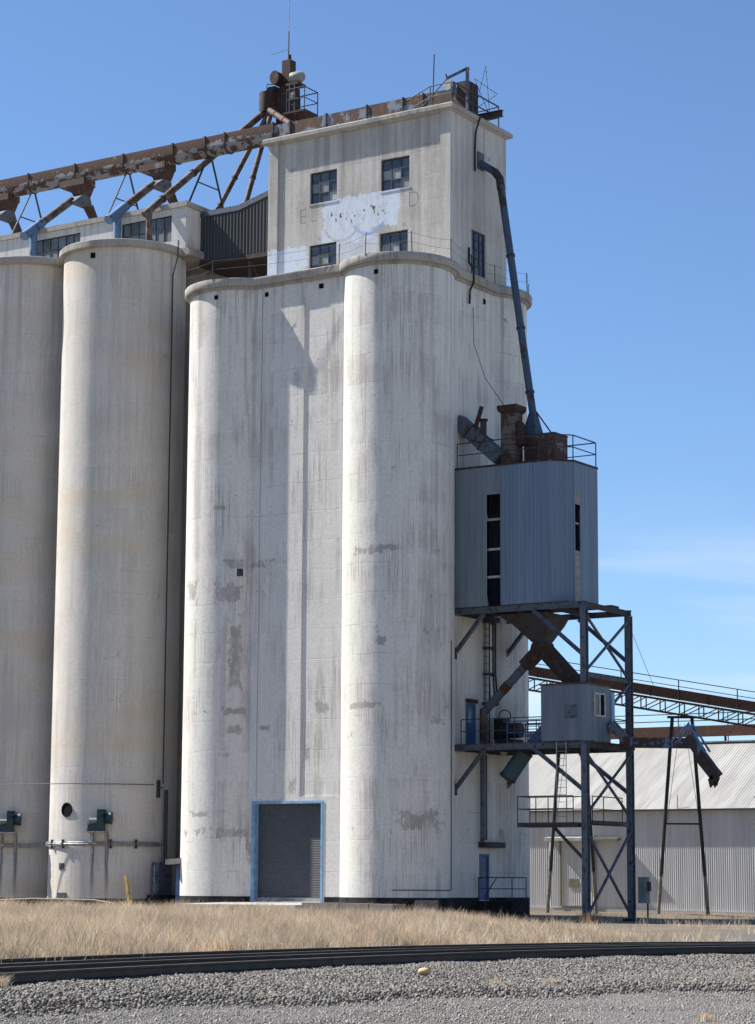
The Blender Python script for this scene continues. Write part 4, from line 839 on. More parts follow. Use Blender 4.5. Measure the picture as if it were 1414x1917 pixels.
MB().box(2.95, 4.45, 1.3, 2.5, zr_, 19.95).build('box', 'hopperrust', bxn); MB().box(3.1, 3.6, 1.26, 1.3, zr_+.2, 19.75).build('hatch', 'darkrust', bxn); MB().box(2.92, 4.48, 1.27, 2.53, 19.951, 20.0).build('lid', 'darkrust', bxn)
MB().loft([[(2.65, 1.6, 20.0), (3.35, 1.6, 20.0), (3.35, 2.45, 20.0), (2.65, 2.45, 20.0)], [(2.86, 1.9, 21.1), (3.14, 1.9, 21.1), (3.14, 2.2, 21.1), (2.86, 2.2, 21.1)]]).build('transition', 'bluepipe', bxn)
bp = thing('blue_spout_pipe', 'long dark blue spout pipe running down the elevator side from headhouse to metal house', 'pipe', (3.0, 2.05, 21))
P_ = [(.02, 2.62, 33.1), (.75, 2.66, 32.6), (1.0, 2.66, 32.25), (1.1, 2.62, 31.7), (3.0, 2.05, 21.0)]
MB().tube(P_[:2], .17, 12).build('pipe', 'bluepipe', bp, 40); MB().tube(P_[1:4], .19, 12).build('elbow', 'bluepipe', bp, 50); MB().tube(P_[3:], .17, 12).build('pipe', 'bluepipe', bp, 40)
MB().box(.002, .06, 2.35, 2.9, 32.8, 33.6).build('wall_flange', 'steel', bp)
for t in (.3, .62, .9): q = Vector(P_[3]).lerp(Vector(P_[4]), t); d = (Vector(P_[4])-Vector(P_[3])).normalized(); MB().tube([q-d*.05, q+d*.05], .21, 12).build('collar', 'steeldark', bp)
MB().tube([(3.1, 2.1, 21.2), (3.9, 2.3, 20.0)], .035, 6).build('stay', 'steeldark', bp)
du = thing('inclined_duct', 'blue-grey square duct sloping from the elevator wall to the metal house roof', 'duct', (1, .9, 19))
m = MB(); m.beam((-.1, .9, 20.85), (2.0, .95, 19.0), .6, .62); m.build('duct', 'steel', du)
for t in (.3, .62): q = Vector((-.1, .9, 20.85)).lerp(Vector((2, .95, 19)), t); d = Vector((2.1, .05, -1.85)).normalized(); m = MB(); m.beam(q-d*.03, q+d*.03, .68, .7); m.build('flange', 'steeldark', du)
MB().tube([(.75, .8, 20.3), (1.3, .5, 21.3)], .1, 8).build('stub_pipe', 'darkrust', du); MB().tube([(1.15, .9, 20.1), (1.15, .9, 20.75)], .14, 10).build('stub_pipe', 'steeldark', du); MB().tube([(1.15, .9, 20.75), (1.15, .9, 20.83)], .2, 10).build('stub_cap', 'darkrust', du)
tag(MB().tube([(.05, 1.9, 26.2), (.2, 1.7, 24.5), (.9, 1.5, 22.8), (2.1, 1.2, 21.3)], .014, 5).build('guy_cable', 'wire'), 'thin cable hanging down the elevator side wall to the exhaust stack', 'cable')

# hopper and spouts below the house
hp_ = thing('discharge_hopper', 'grey rust-streaked hopper hanging below the upper platform', 'hopper', (3.4, 2.0, 10.9))
MB().loft([[(1.75, 1.0, 12.19), (4.15, 1.0, 12.19), (4.15, 3.2, 12.19), (1.75, 3.2, 12.19)], [(2.35, 1.3, 11.75), (4.05, 1.3, 11.75), (4.05, 2.9, 11.75), (2.35, 2.9, 11.75)], [(3.1, 1.75, 10.95), (3.72, 1.75, 10.95), (3.72, 2.3, 10.95), (3.1, 2.3, 10.95)]]).build('hopper', 'steeldark', hp_)
MB().loft([[(3.05, 1.7, 10.95), (3.77, 1.7, 10.95), (3.77, 2.35, 10.95), (3.05, 2.35, 10.95)], [(2.85, 1.75, 10.35), (3.95, 1.75, 10.35), (3.95, 2.3, 10.35), (2.85, 2.3, 10.35)]]).build('diverter', 'darkrust', hp_)
m = MB(); m.beam((3.2, 2.02, 10.6), (2.55, 2.02, 10.0), .5, .5); m.build('left_branch', 'darkrust', hp_)
m = MB(); m.beam((3.55, 2.02, 10.65), (5.3, 1.9, 8.9), .6, .6); m.build('right_branch', 'darkrust', hp_)
ds_ = thing('loadout_downspout', 'blue-grey spout slanting from the hopper to the wall and dropping to the ground door', 'spout', (.45, 2.0, 2.6))
MB().tube([(2.65, 2.0, 10.1), (.5, 2.0, 8.1)], .19, 12).build('slanted_pipe', 'steel', ds_, 40); MB().tube([(1.75, 2.0, 9.27), (1.45, 2.0, 8.99)], .215, 12).build('collar', 'rust', ds_); MB().tube([(.5, 2.0, 8.25), (.5, 2.0, 6.3)], .18, 12).build('drop_pipe', 'brownpipe', ds_, 40); MB().tube([(.22, 2.35, 6.3), (.22, 2.35, 2.5)], .1, 10).build('drop_pipe', 'steel', ds_, 40)
for y, a in ((2.9, 6.3), (4.15, 4.4)): MB().tube([(.09, y, a), (.09, y, 2.6 if y < 3 else .5)], .05, 6).build('conduit', 'steel', ds_)
mt = thing('drive_motor', 'dark motor and gearbox standing on the lower load-out platform', 'motor', (.9, 3.5, Zd))
MB().box(.4, 1.4, 3.1, 3.9, Zd, Zd+.35).build('base', 'steeldark', mt); MB().tube([(.6, 3.5, Zd+.75), (1.5, 3.5, Zd+.75)], .34, 14).build('motor', 'steeldark', mt, 40); MB().box(.3, .75, 3.2, 3.8, Zd+.35, Zd+1.3).build('gearbox', 'darkrust', mt); m = MB(); m.tube([(.8+.3*cos(t), 3.3, Zd+1.35+.3*sin(t)) for t in np.linspace(0, 2*pi, 15)], .025, 6); m.build('handwheel', 'steeldark', mt)
dc = thing('dust_pot', 'pale teal canister slung below the lower load-out platform', 'canister', (2.0, 1.9, 5.2))
MB().tube([(2.6, 1.9, 6.3), (1.85, 1.75, 5.25)], .36, 16).build('can', 'tealcan', dc, 40); MB().tube([(1.87, 1.75, 5.28), (1.80, 1.74, 5.18)], .39, 16).build('lid', 'steeldark', dc); MB().beam((3.0, 1.9, 6.62), (3.7, 1.9, 7.35), .45, .4).build('chute', 'bluedoor', dc)

# control booth
bo = thing('control_booth', 'grey sheet-metal control booth with rust-edged roof on the lower load-out platform', 'booth', (5.4, 1.2, Zd))
bx0, bx1, by0, by1, bz0, bz1 = 4.38, 6.5, .10, 2.3, Zd+.002, 8.95
panels(bo, (bx0, by0), (bx1, by0), bz0, bz1, 2, .27, .012, 'boothsheet', trap=True); panels(bo, (bx1, by0), (bx1, by1), bz0, bz1, 2, .27, .012, 'boothsheet', trap=True); panels(bo, (bx1, by1), (bx0, by1), bz0, bz1, 2, .27, .012, 'boothsheet', trap=True); panels(bo, (bx0, by1), (bx0, by0), bz0, bz1, 2, .27, .012, 'boothsheet', trap=True)
MB().box(bx0-.05, bx1+.05, by0-.05, by1+.05, bz1, bz1+.07).build('roof', 'rust', bo)
MB().box(5.5, 6.1, by0-.03, by0+.03, 7.55, 8.1).build('blanked_window', 'steel', bo)
m = MB(); y0, y1, za, zb_ = .75, 1.75, 7.65, 8.65; X = bx1+.015
m.box(X, X+.05, y0, y0+.08, za, zb_); m.box(X, X+.05, y1-.08, y1, za, zb_); m.box(X, X+.05, y0+.08, y1-.08, za, za+.07); m.box(X, X+.05, y0+.08, y1-.08, zb_-.07, zb_); m.box(X, X+.05, 1.2, 1.3, za+.07, zb_-.07); w_ = m.build('window', 'whitetrim', bo)
MB().box(X+.005, X+.02, y0+.08, 1.2, za+.07, zb_-.07).build('pane', 'glassgrey', w_); MB().box(X+.005, X+.02, 1.3, y1-.08, za+.07, zb_-.07).build('pane', 'black', w_)
MB().box(6.45, 6.56, 2.32, 2.6, 7.4, 8.75).build('blue_panel', 'blueframe', bo)
ck = thing('roof_loading_chute', 'paint-worn blue loading arm with hanging telescopic spout beyond the tower post', 'loading spout', (7.2, 2.4, 6.5))
MB().beam((6.62, 2.15, 7.4), (7.35, 2.4, 6.55), .42, .40).build('feed_chute', 'steel', ck)
m = MB(); m.beam((7.05, 2.4, 6.62), (10.25, 2.4, 6.5), .4, .42); m.build('arm', 'armblue', ck)
MB().box(7.0, 7.45, 2.12, 2.68, 6.3, 6.85).build('hinge_box', 'darkrust', ck)
m = MB(); m.beam((10.05, 2.4, 6.75), (11.0, 2.4, 5.55), .42, .34); m.build('spout_upper', 'armblue', ck); m = MB(); m.beam((10.55, 2.4, 6.0), (11.3, 2.4, 5.1), .48, .42); m.build('spout_lower', 'darkrust', ck)
m = MB()
for i in range(7): a = -.24+i*.08; m.loft([[Vector((11.22+.03*i % .1, 2.4+a, 5.25-.03)), Vector((11.30, 2.4+a+.05, 5.05)), Vector((11.26, 2.4+a, 4.95-random.random()*.2))], [Vector((11.0, 2.4+a, 5.0)), Vector((11.08, 2.4+a+.05, 4.9)), Vector((11.1, 2.4+a, 4.8-random.random()*.2))]])
m.build('torn_sleeve', 'darkrust', ck)
for y in (2.18, 2.62): m = MB(); m.beam((9.4, y, 6.6), (10.2, y, 7.35), .05); m.beam((9.75, y, 6.6), (10.2, y, 7.35), .05); m.build('lift_frame', 'bluerail', ck); m = MB(); m.tube([(10.15, y, 7.3), (10.9, y, 6.15)], .05, 8); m.build('ram', 'bluerail', ck)
# weights and utility cabinet at the tower foot
uc = thing('utility_cabinet', 'grey-green utility cabinet on a pipe beside the tower foot', 'electrical box', (6.7, 4.75, -.8))
MB().box(6.55, 6.95, 4.6, 4.9, -.05, 1.05).build('cabinet', 'green', uc); MB().tube([(6.9, 4.8, -.85), (6.9, 4.8, -.05)], .04, 8).build('pipe', 'steeldark', uc); MB().box(6.96, 7.05, 4.65, 4.85, .45, .85).build('meter', 'steeldark', uc)

# entry steps
es = thing('entry_steps', 'dark concrete landing with pipe railing below the blue ground-floor door', 'steps', (1, 2.8, -.6))
MB().box(.02, 1.8, 2.2, 3.5, -.9, 0.0).build('landing', 'tar', es)
for i in range(3): MB().box(.02, 1.0, 1.3+.3*i, 2.2, -.9, -.6+.17*i).build('step', 'tar', es)
railing(es, [(.1, 2.22, 0), (1.75, 2.22, 0), (1.75, 3.45, 0)], 1.0, r=.026, step=1.6)
m = MB(); m.tube([(1.0, 2.22, 1.0), (1.0, 1.25, .25), (1.0, 1.25, -.7)], .026, 6); m.build('handrail', 'steeldark', es)

# ------------------------------------------------------------------ dock and blocks in front of the door
ap = kind(MB().hexa([(-9.2, -2.83, -.9), (-3.7, -2.83, -.9), (-3.4, -6.6, -.9), (-9.8, -6.4, -.9)], [(-9.2, -2.83, -.10), (-3.7, -2.83, -.10), (-3.4, -6.6, -.17), (-9.8, -6.4, -.17)]).build('pavement', 'slab'), 'structure')
for i, (x0, x1, lab) in enumerate(((-3.35, -1.55, 'low brown concrete block ending the door apron'), (-1.5, -.1, 'low pale brown concrete block between two others by the apron'), (-.05, 1.05, 'low dark concrete block farthest from the roller door'))):
    m = MB(); m.box(x0, x1, -6.2, -5.2, -.95, -.07-.015*i); tag(m.build('concrete_block', 'block'), lab, 'block', 'concrete blocks beside the door apron')
m = MB(); m.box(.4, 1.5, -3.45, -3.35, -.95, .05); m.build; hb = m.build('steel_hatch', 'steeldark'); tag(hb, 'dark steel plate leaning at the elevator base beside the blocks', 'steel plate')
yb = thing('yellow_post', 'leaning yellow post standing in the dry grass before the holed silo', 'post', (-10.8, -8, -.55))
m = MB(); m.hexa([(-10.84, -8.05, -.8), (-10.71, -8.05, -.8), (-10.71, -7.93, -.8), (-10.84, -7.93, -.8)], [(-11.20, -8.05, .97), (-11.07, -8.05, 1.0), (-11.07, -7.93, 1.0), (-11.20, -7.93, .97)]); m.build('post', 'yellow', yb)
MB().tube([(-10.93, -8.05, .3), (-10.93, -8.09, .3)], .03, 8).build('bolt', 'steeldark', yb)
m = MB(); m.tube([(-20, -6.2, -.1), (-18, -6.0, -.02), (-14.5, -6.0, -.05), (-13.3, -6.0, -.2)], .028, 8); tag(m.build('pale_pipe', 'wood', None, 40), 'pale pipe lying on the grass at the foot of the silos', 'pipe')

# ------------------------------------------------------------------ warehouse
aE = radians(121); E = FW*cos(aE)+RT*sin(aE); N_ = FW*cos(radians(31))+RT*sin(radians(31))   # E along the eave to the right, N_ back
W0 = Vector((-4.39, 26.94, 0)); ZE = 4.72; ZRG = 8.5; RUN = 7.0
wh = thing('warehouse', 'long galvanised corrugated warehouse with pale sloping roof behind the elevator', 'warehouse', (W0.x, W0.y, -.6))
S0, S1 = -16., 34.; nW = 52; q0 = W0+E*S0; q1 = W0+E*S1
zf = lambda s: -.42-.028*(s-S0)*.5
wang = atan2(E.y, E.x); wW = (S1-S0)/nW
me_w = corr_mesh('wall_sheet', wW*1.004, ZE+.95, wW/8, .028, 'whwall'); sl_len = sqrt(RUN**2+(ZRG-ZE)**2)
me_r = corr_mesh('roof_sheet', wW*1.004, sl_len+.35, wW/6, .03, 'whroof')
tilt = atan2(RUN, ZRG-ZE)
for i in range(nW):
    s = S0+wW*i; p_ = W0+E*s
    o = bpy.data.objects.new('wall_sheet', me_w); COL.objects.link(o); o.parent = wh; o.location = Vector((p_.x, p_.y, -.95))-wh.location; o.rotation_euler = (0, 0, wang)
    o = bpy.data.objects.new('roof_sheet', me_r); COL.objects.link(o); o.parent = wh; dz = random.uniform(0, .012)
    o.location = Vector((p_.x, p_.y, ZE+.06+dz))-N_*.32-Vector((0, 0, .32*(ZRG-ZE)/RUN))-wh.location
    o.rotation_mode = 'XYZ'; o.rotation_euler = (Matrix.Rotation(wang, 3, 'Z') @ Matrix.Rotation(-tilt, 3, 'X')).to_euler()
m = MB(); c = lambda s, n, z: W0+E*s+N_*n+Vector((0, 0, z))
m.quad(c(S0, 2*RUN, -.9), c(S0, 2*RUN, ZE), c(S1, 2*RUN, ZE), c(S1, 2*RUN, -.9)); m.quad(c(S0, RUN, ZRG), c(S1, RUN, ZRG), c(S1, 2*RUN+.3, ZE-.1), c(S0, 2*RUN+.3, ZE-.1))
for s in (S0, S1): m.quad(c(s, .05, -.9), c(s, 2*RUN, -.9), c(s, 2*RUN, ZE), c(s, RUN, ZRG-.03), c(s, .05, ZE))
m.build('rear_shell', 'whwall', wh)
m = MB(); m.beam(c(S0, -.33, ZE-.10), c(S1, -.33, ZE-.10), .06, .10); m.build('eave_trim', 'steeldark', wh)
m = MB(); m.beam(c(S0, RUN, ZRG+.1), c(S1, RUN, ZRG+.1), .5, .08); m.build('ridge_cap', 'galv', wh)
m = MB(); m.hexa([c(S0, -.12, -1.6), c(S1, -.12, -1.8), c(S1, .1, -1.8), c(S0, .1, -1.6)], [c(S0, -.12, -.40), c(S1, -.12, -.98), c(S1, .1, -.98), c(S0, .1, -.40)]); m.build('plinth', 'slab', wh)
# sliding door, awnings
sD = lambda x, y: (Vector((x, y, 0))-W0).dot(E)
d0 = sD(-9.4, 23.5); d1 = sD(-7.0, 24.7); d2 = sD(-5.6, 25.6)
for i, (a, b) in enumerate(((d0-.25, d0+.42), (d0+.42, d1))): 
    pp = [c(a, -.14, 0), c(b, -.14, 0)]; panels(wh, pp[0][:2], pp[1][:2], -.42, 3.05, 1 if i == 0 else 2, wW/8, .028, 'whwall', 'door_sheet')
for s in (d0+.42, d1): m = MB(); m.beam(c(s, -.19, -.42), c(s, -.19, 3.05), .08, .08); m.build('door_post', 'olive', wh)
m = MB(); m.hexa([c(d0-.3, -.1, 3.06), c(d1+.02, -.1, 3.06), c(d1+.02, -.75, 3.03), c(d0-.3, -.75, 3.03)], [c(d0-.3, -.1, 3.26), c(d1+.02, -.1, 3.26), c(d1+.02, -.75, 3.20), c(d0-.3, -.75, 3.20)]); m.build('awning', 'whitetrim', wh)
m = MB(); m.hexa([c(d1+.03, -.1, 3.06), c(d2+.1, -.1, 3.06), c(d2+.1, -.6, 3.03), c(d1+.03, -.6, 3.03)], [c(d1+.03, -.1, 3.2), c(d2+.1, -.1, 3.2), c(d2+.1, -.6, 3.16), c(d1+.03, -.6, 3.16)]); m.build('awning', 'olive', wh)
m = MB(); m.hexa([c(d0+.9, -.19, .55), c(d0+1.5, -.19, .55), c(d0+1.5, -.21, .55), c(d0+.9, -.21, .55)], [c(d0+.9, -.19, 1.0), c(d0+1.5, -.19, 1.0), c(d0+1.5, -.21, 1.0), c(d0+.9, -.21, 1.0)]); m.build('notice_board', 'olive', wh)
m = MB(); m.tube([c(6.6, RUN*.05-.3, ZE+.2), c(6.6, -.4, ZE+.6)], .04, 6); m.build('vent_pipe', 'galv', wh); m = MB(); m.tube([c(2.2, -.2, ZE), c(2.2, -.2, 5.4)], .03, 6); m.build('vent_pipe', 'galv', wh)

# conveyor along the ridge
rc = thing('ridge_conveyor', 'rusty tube conveyor with pipe railing along the warehouse ridge', 'conveyor', c(0, RUN, ZRG))
for i in range(10): a = S0+i*5.; m = MB(); m.beam(c(a+.02, RUN, ZRG+.72), c(a+4.98, RUN, ZRG+.72), .55, .58); m.build('tube_section', 'rust', rc)
for i in range(17): s = S0+3.*i; m = MB(); m.beam(c(s, RUN, ZRG+.13), c(s, RUN, ZRG+.45), .1); m.build('support', 'steeldark', rc)
m = MB()
for dz in (1.35, 1.75): m.tube([c(S0, RUN+.4, ZRG+dz), c(S1, RUN+.4, ZRG+dz)], .03, 5)
for i in range(17): s = S0+3.*i; m.tube([c(s, RUN+.4, ZRG+.1), c(s, RUN+.4, ZRG+1.75)], .03, 5)
m.build('railing', 'steeldark', rc)

# inclined conveyor on lattice truss in front of the warehouse
ic = thing('inclined_conveyor', 'rusty enclosed belt conveyor on a lattice truss sloping down past the warehouse', 'conveyor', (1, 22, -.7))
I0 = Vector((0.55, 21.8, 0)); dI = FW*cos(radians(112))+RT*sin(radians(112)); N_ = FW*cos(radians(22))+RT*sin(radians(22))
top_ = lambda s: 10.46-.182*s      # z of the cover top over distance s to the right of the bents
I = lambda s, n, z: I0+dI*s+N_*n+Vector((0, 0, z))
s = -12.
while s < 30:
    m = MB(); m.hexa([I(s+.015, -.45, top_(s)-.5), I(s+2.985, -.45, top_(s+3)-.5), I(s+2.985, .45, top_(s+3)-.5), I(s+.015, .45, top_(s)-.5)], [I(s+.015, -.45, top_(s)), I(s+2.985, -.45, top_(s+3)), I(s+2.985, .45, top_(s+3)), I(s+.015, .45, top_(s))]); m.build('cover_section', 'rust', ic)
    for n in (-.6,):
        m = MB(); m.tube([I(s, n, top_(s)-.55), I(s, n, top_(s)+.48)], .03, 5); m.tube([I(s, n, top_(s)+.48), I(s+3, n, top_(s+3)+.48)], .025, 5); m.tube([I(s, n, top_(s)+.15), I(s+3, n, top_(s+3)+.15)], .02, 5); m.build('railing', 'steeldark', ic)
    for n in (-.5, .5):
        m = MB(); m.beam(I(s, n, top_(s)-.62), I(s+3, n, top_(s+3)-.62), .08); m.beam(I(s, n, top_(s)-1.25), I(s+3, n, top_(s+3)-1.25), .08)
        for j in range(3):
            a = s+j; m.beam(I(a, n, top_(a)-.62), I(a, n, top_(a)-1.25), .05); m.beam(I(a, n, top_(a)-1.25), I(a+1, n, top_(a+1)-.62), .045)
        m.build('truss_bay', 'rust', ic)
    m = MB(); m.beam(I(s, -.5, top_(s)-1.26), I(s, .5, top_(s)-1.26), .07); m.beam(I(s, -.5, top_(s)-1.26), I(s+3, .5, top_(s+3)-1.26), .04); m.build('lateral_bracing', 'rust', ic)
    m = MB(); m.loft([[I(s+1.5+x_*.03, -.5+y_, top_(s+1.5)-.3+z_) for x_, y_, z_ in ((-1, 0, -.25), (1, 0, -.25), (1, 0, .25), (-1, 0, .25))], [I(s+1.5+x_*.03, -.46+y_, top_(s+1.5)-.3+z_) for x_, y_, z_ in ((-1, 0, -.25), (1, 0, -.25), (1, 0, .25), (-1, 0, .25))]]); m.build('cover_band', 'darkrust', ic)
    s += 3.
bd = FW*cos(radians(75))+RT*sin(radians(75))
for sb, ztop in ((0., 9.1), (-5.8, 10.1)):
    b_ = I0+dI*sb
    for sg, t in ((-1, .48), (1, .56)):
        a = b_+RT*(.55*sg)*.9+Vector((0, 0, ztop)); e = b_+RT*(1.27*sg-.1)+Vector((0, 0, -1.1)); mid = a.lerp(e, .78)
        MB().tube([a, mid], .09, 8).build('bent_leg', 'oldpost', ic, 40); MB().tube([mid, e], .095, 8).build('bent_foot', 'palepost', ic, 40)
    a = b_+RT*-.9+Vector((0, 0, 3.75)); e = b_+RT*.85+Vector((0, 0, 3.75)); MB().tube([a, e], .05, 6).build('bent_tie', 'oldpost', ic)
    m = MB(); m.beam(b_-RT*.75+Vector((0, 0, ztop)), b_+RT*.75+Vector((0, 0, ztop)), .12); m.build('bent_cap', 'oldpost', ic)
    m = MB(); m.tube([b_-RT*.1+Vector((0, 0, ztop-.3)), b_-RT*.85+Vector((0, 0, 3.8))], .012, 4); m.tube([b_+RT*.1+Vector((0, 0, ztop-.3)), b_+RT*.8+Vector((0, 0, 3.8))], .012, 4); m.build('stay_wire', 'wire', ic)
tag(MB().tube([(6.2, 4.4, 12.2), I(-1.3, -.5, top_(-1.3)-.1)], .012, 4).build('guy_wire', 'wire'), 'thin guy wire from the load-out tower top down to the inclined conveyor', 'cable')

# ------------------------------------------------------------------ railway tracks
k = NT('oiled_rail_steel'); p = k.pos(); n = k.noise(p, 3, 5, .6)
M['rail'] = k.fin(k.mix(k.mr(n, .35, .7), (.022, .018, .016), (.05, .036, .03)), .55, .2, n, .004, .2, .4)
k = NT('worn_rail_head'); p = k.pos(); n = k.noise(p, 2, 4, .6); M['railtop'] = k.fin(k.mix(k.mr(n, .35, .7), (.34, .32, .31), (.22, .19, .175)), .35, .7)
RP = [(-.07, 0), (.07, 0), (.07, .012), (.012, .035), (.009, .13), (.035, .14), (.036, .178), (-.036, .178), (-.035, .14), (-.009, .13), (-.012, .035), (-.07, .012)]
def rail_curve(fn, off, l0, l1, st=.8):
    out = []
    for l in np.arange(l0, l1+.01, st):
        sl_ = slope(fn, l); nn = Vector((-sl_, 1)).normalized(); out.append((l+nn.x*off, fn(l)+nn.y*off, nn))
    return out
def make_rail(root, fn, off, l0, l1):
    m = MB(); t = MB(); L = []; T = []
    for (l, d, nn) in rail_curve(fn, off, l0, l1):
        c = to_world(l, d, -.84); wn_ = RT*nn.x+FW*nn.y
        L.append([c+wn_*x+Vector((0, 0, z)) for x, z in RP]); T.append([c+wn_*x+Vector((0, 0, z)) for x, z in ((-.034, .1785), (.034, .1785), (.034, .181), (-.034, .181))])
    m.loft(L); o = m.build('rail', 'rail', root, 30); t.loft(T); t.build('worn_head', 'railtop', o)
def track(fn, l0, l1, lab, loc):
    tr = thing('railway_track', lab, 'railway track', loc)
    make_rail(tr, fn, 0, l0, l1); make_rail(tr, fn, 1.505, l0, l1)
    sm = MB(); sm.box(-1.3, 1.3, -.11, .11, -.17, 0); me = bpy.data.meshes.new('sleeper'); me.from_pydata(sm.v, [], sm.f); me.materials.append(M['creosote'])
    acc = 0; prev = None
    for (l, d, nn) in rail_curve(fn, .75, l0, l1, .02):
        if prev is not None: acc += math.dist(prev, (l, d))
        prev = (l, d)
        if acc > .62:
            acc = 0; o = bpy.data.objects.new('sleeper', me); COL.objects.link(o); o.parent = tr
            o.location = to_world(l, d, -.846)-Vector(loc); wn_ = RT*nn.x+FW*nn.y; o.rotation_euler = (0, 0, atan2(wn_.y, wn_.x)+random.uniform(-.02, .02))
    return tr
track(rail_d, -12, 17, 'railway track of dark rails curving along the edge of the grey ballast', to_world(0, 47, -.84)); track(side_d, -12, 12, 'second railway track diverging behind the first beside the dry grass', to_world(0, 51.5, -.845))

# ------------------------------------------------------------------ stones
def edge_d(l): return 36.2+.78*l-.02*l*l
def stones(name, l, d, zz, size, cols, label, cat):
    N = len(l); base = np.array([(-1, -.7, -.6), (1, -.8, -.5), (.1, 1.1, -.6), (-.9, .3, .8), (.9, .4, .7), (0, -1, .8)], float)
    v = base[None]*rng.uniform(.55, 1.15, (N, 6, 3))*rng.uniform(.55, 1.15, (N, 1, 3))*size[:, None, None]*.5
    q = rng.normal(size=(N, 4)); q /= np.linalg.norm(q, axis=1)[:, None]; w, x, y, z = q.T
    Rm = np.stack([1-2*(y*y+z*z), 2*(x*y-z*w), 2*(x*z+y*w), 2*(x*y+z*w), 1-2*(x*x+z*z), 2*(y*z-x*w), 2*(x*z-y*w), 2*(y*z+x*w), 1-2*(x*x+y*y)], 1).reshape(N, 3, 3)
    v = np.einsum('nij,nkj->nki', Rm, v)
    cx = CAM.x+RT.x*l+FW.x*d; cy = CAM.y+RT.y*l+FW.y*d
    v += np.stack([cx, cy, zz+size*.18], 1)[:, None, :]
    fq = np.array([(0, 2, 1), (3, 5, 4), (0, 1, 5), (1, 4, 5), (1, 2, 4), (2, 3, 4), (2, 0, 3), (0, 5, 3)])
    F_ = (fq[None]+(np.arange(N)*6)[:, None, None]).reshape(-1)
    me = bpy.data.meshes.new(name); me.vertices.add(N*6); me.vertices.foreach_set('co', v.reshape(-1)); me.loops.add(len(F_)); me.loops.foreach_set('vertex_index', F_)
    npoly = N*8; me.polygons.add(npoly); me.polygons.foreach_set('loop_start', np.arange(npoly)*3); me.update(); me.validate()
    ca = me.color_attributes.new('tone', 'FLOAT_COLOR', 'POINT'); c4 = np.ones((N, 6, 4)); c4[:, :, :3] = cols[:, None, :]; ca.data.foreach_set('color', c4.reshape(-1))
    me.materials.append(M['stone']); o = bpy.data.objects.new(name, me); COL.objects.link(o); kind(o, 'stuff'); o['label'] = label; o['category'] = cat; return o
k = NT('crushed_stone'); k.fin(k.mix(.25, k.attr('tone'), k.mix(k.mr(k.noise(k.pos(), 30, 3), .3, .7), (.085, .08, .074), (.26, .25, .235))), .9, 0, k.noise(k.pos(), 60, 3), .004, .3, .2); M['stone'] = k.m
def gz_arr(l, d):
    xs_ = CAM.x+RT.x*l+FW.x*d; ys_ = CAM.y+RT.y*l+FW.y*d
    sl_ = 1.42-.096*np.clip(l, -9, 12); rd_ = np.where(l < -9, 46.45+1.42*-9-.048*81+(l+9)*2.28, 46.45+1.42*l-.048*l*l); s = (d-rd_)/np.sqrt(1+sl_**2)
    z = np.interp(s, [-50, -4, -1.1, 4, 30, 200], [-1.02, -1.02, -.87, -.87, -.72, -.72]); z = z-np.where((xs_ > 0) & (d > 80), np.minimum(.10, .03*np.maximum(xs_, 0))*np.clip((d-80)/15, 0, 1), 0)
    return z, s, xs_, ys_
def tones(N, lo=.035, hi=.24, warm=.12):
    t = rng.uniform(lo, hi, N); c = np.stack([t*1.06, t*.985, t*.90], 1); w = rng.random(N) < warm; c[w] *= np.array([1.2, 1.0, .82]); b = rng.random(N) < .1; c[b] *= np.array([.88, 1.0, 1.05]); br_ = rng.random(N) < .05; c[br_] *= 1.5; return c
N = 280000; l = rng.uniform(-9, 12, N); d = rng.uniform(26, 58, N); e_ = 36.2+.78*l-.02*l*l+.6*np.sin(l*1.7)+rng.normal(0, .5, N)
z, s, xs_, ys_ = gz_arr(l, d); ok = (d > e_) & (s < -.06); l, d, z, s, e_ = l[ok], d[ok], z[ok], s[ok], e_[ok]
hump = .07*np.exp(-((d-e_-1.6)/1.2)**2)+.02*np.sin(l*2.1+d*.9)*np.sin(d*.7-l*.6)
stones('track_ballast', l, d, z+np.clip(hump, -.01, .2), rng.uniform(.026, .085, len(l)), tones(len(l)), 'coarse grey crushed-stone ballast sloping down from the near rail', 'ballast')
# ballast between and behind the rails
N = 26000; l = rng.uniform(-11, 13, N); d = rng.uniform(34, 62, N); z, s, xs_, ys_ = gz_arr(l, d); ok = (s > .1) & (s < 5.2); l, d, z = l[ok], d[ok], z[ok]
stones('inner_ballast', l, d, z+.02, rng.uniform(.05, .1, len(l)), tones(len(l))*.7, 'darker crushed stone lying between the rails', 'ballast')
N = 130000; l = rng.uniform(-8, 9, N); d = rng.uniform(24, 44, N); e_ = 36.2+.78*l-.02*l*l+.8; z, s, xs_, ys_ = gz_arr(l, d); ok = (d < e_) & (np.abs(l) < .19*d+1); l, d, z = l[ok], d[ok], z[ok]
stones('road_gravel', l, d, z, rng.uniform(.014, .036, len(l))*np.where(rng.random(len(l)) < .04, 1.8, 1), tones(len(l), .16, .33, .12), 'fine grey gravel surface in front of the ballast', 'gravel')

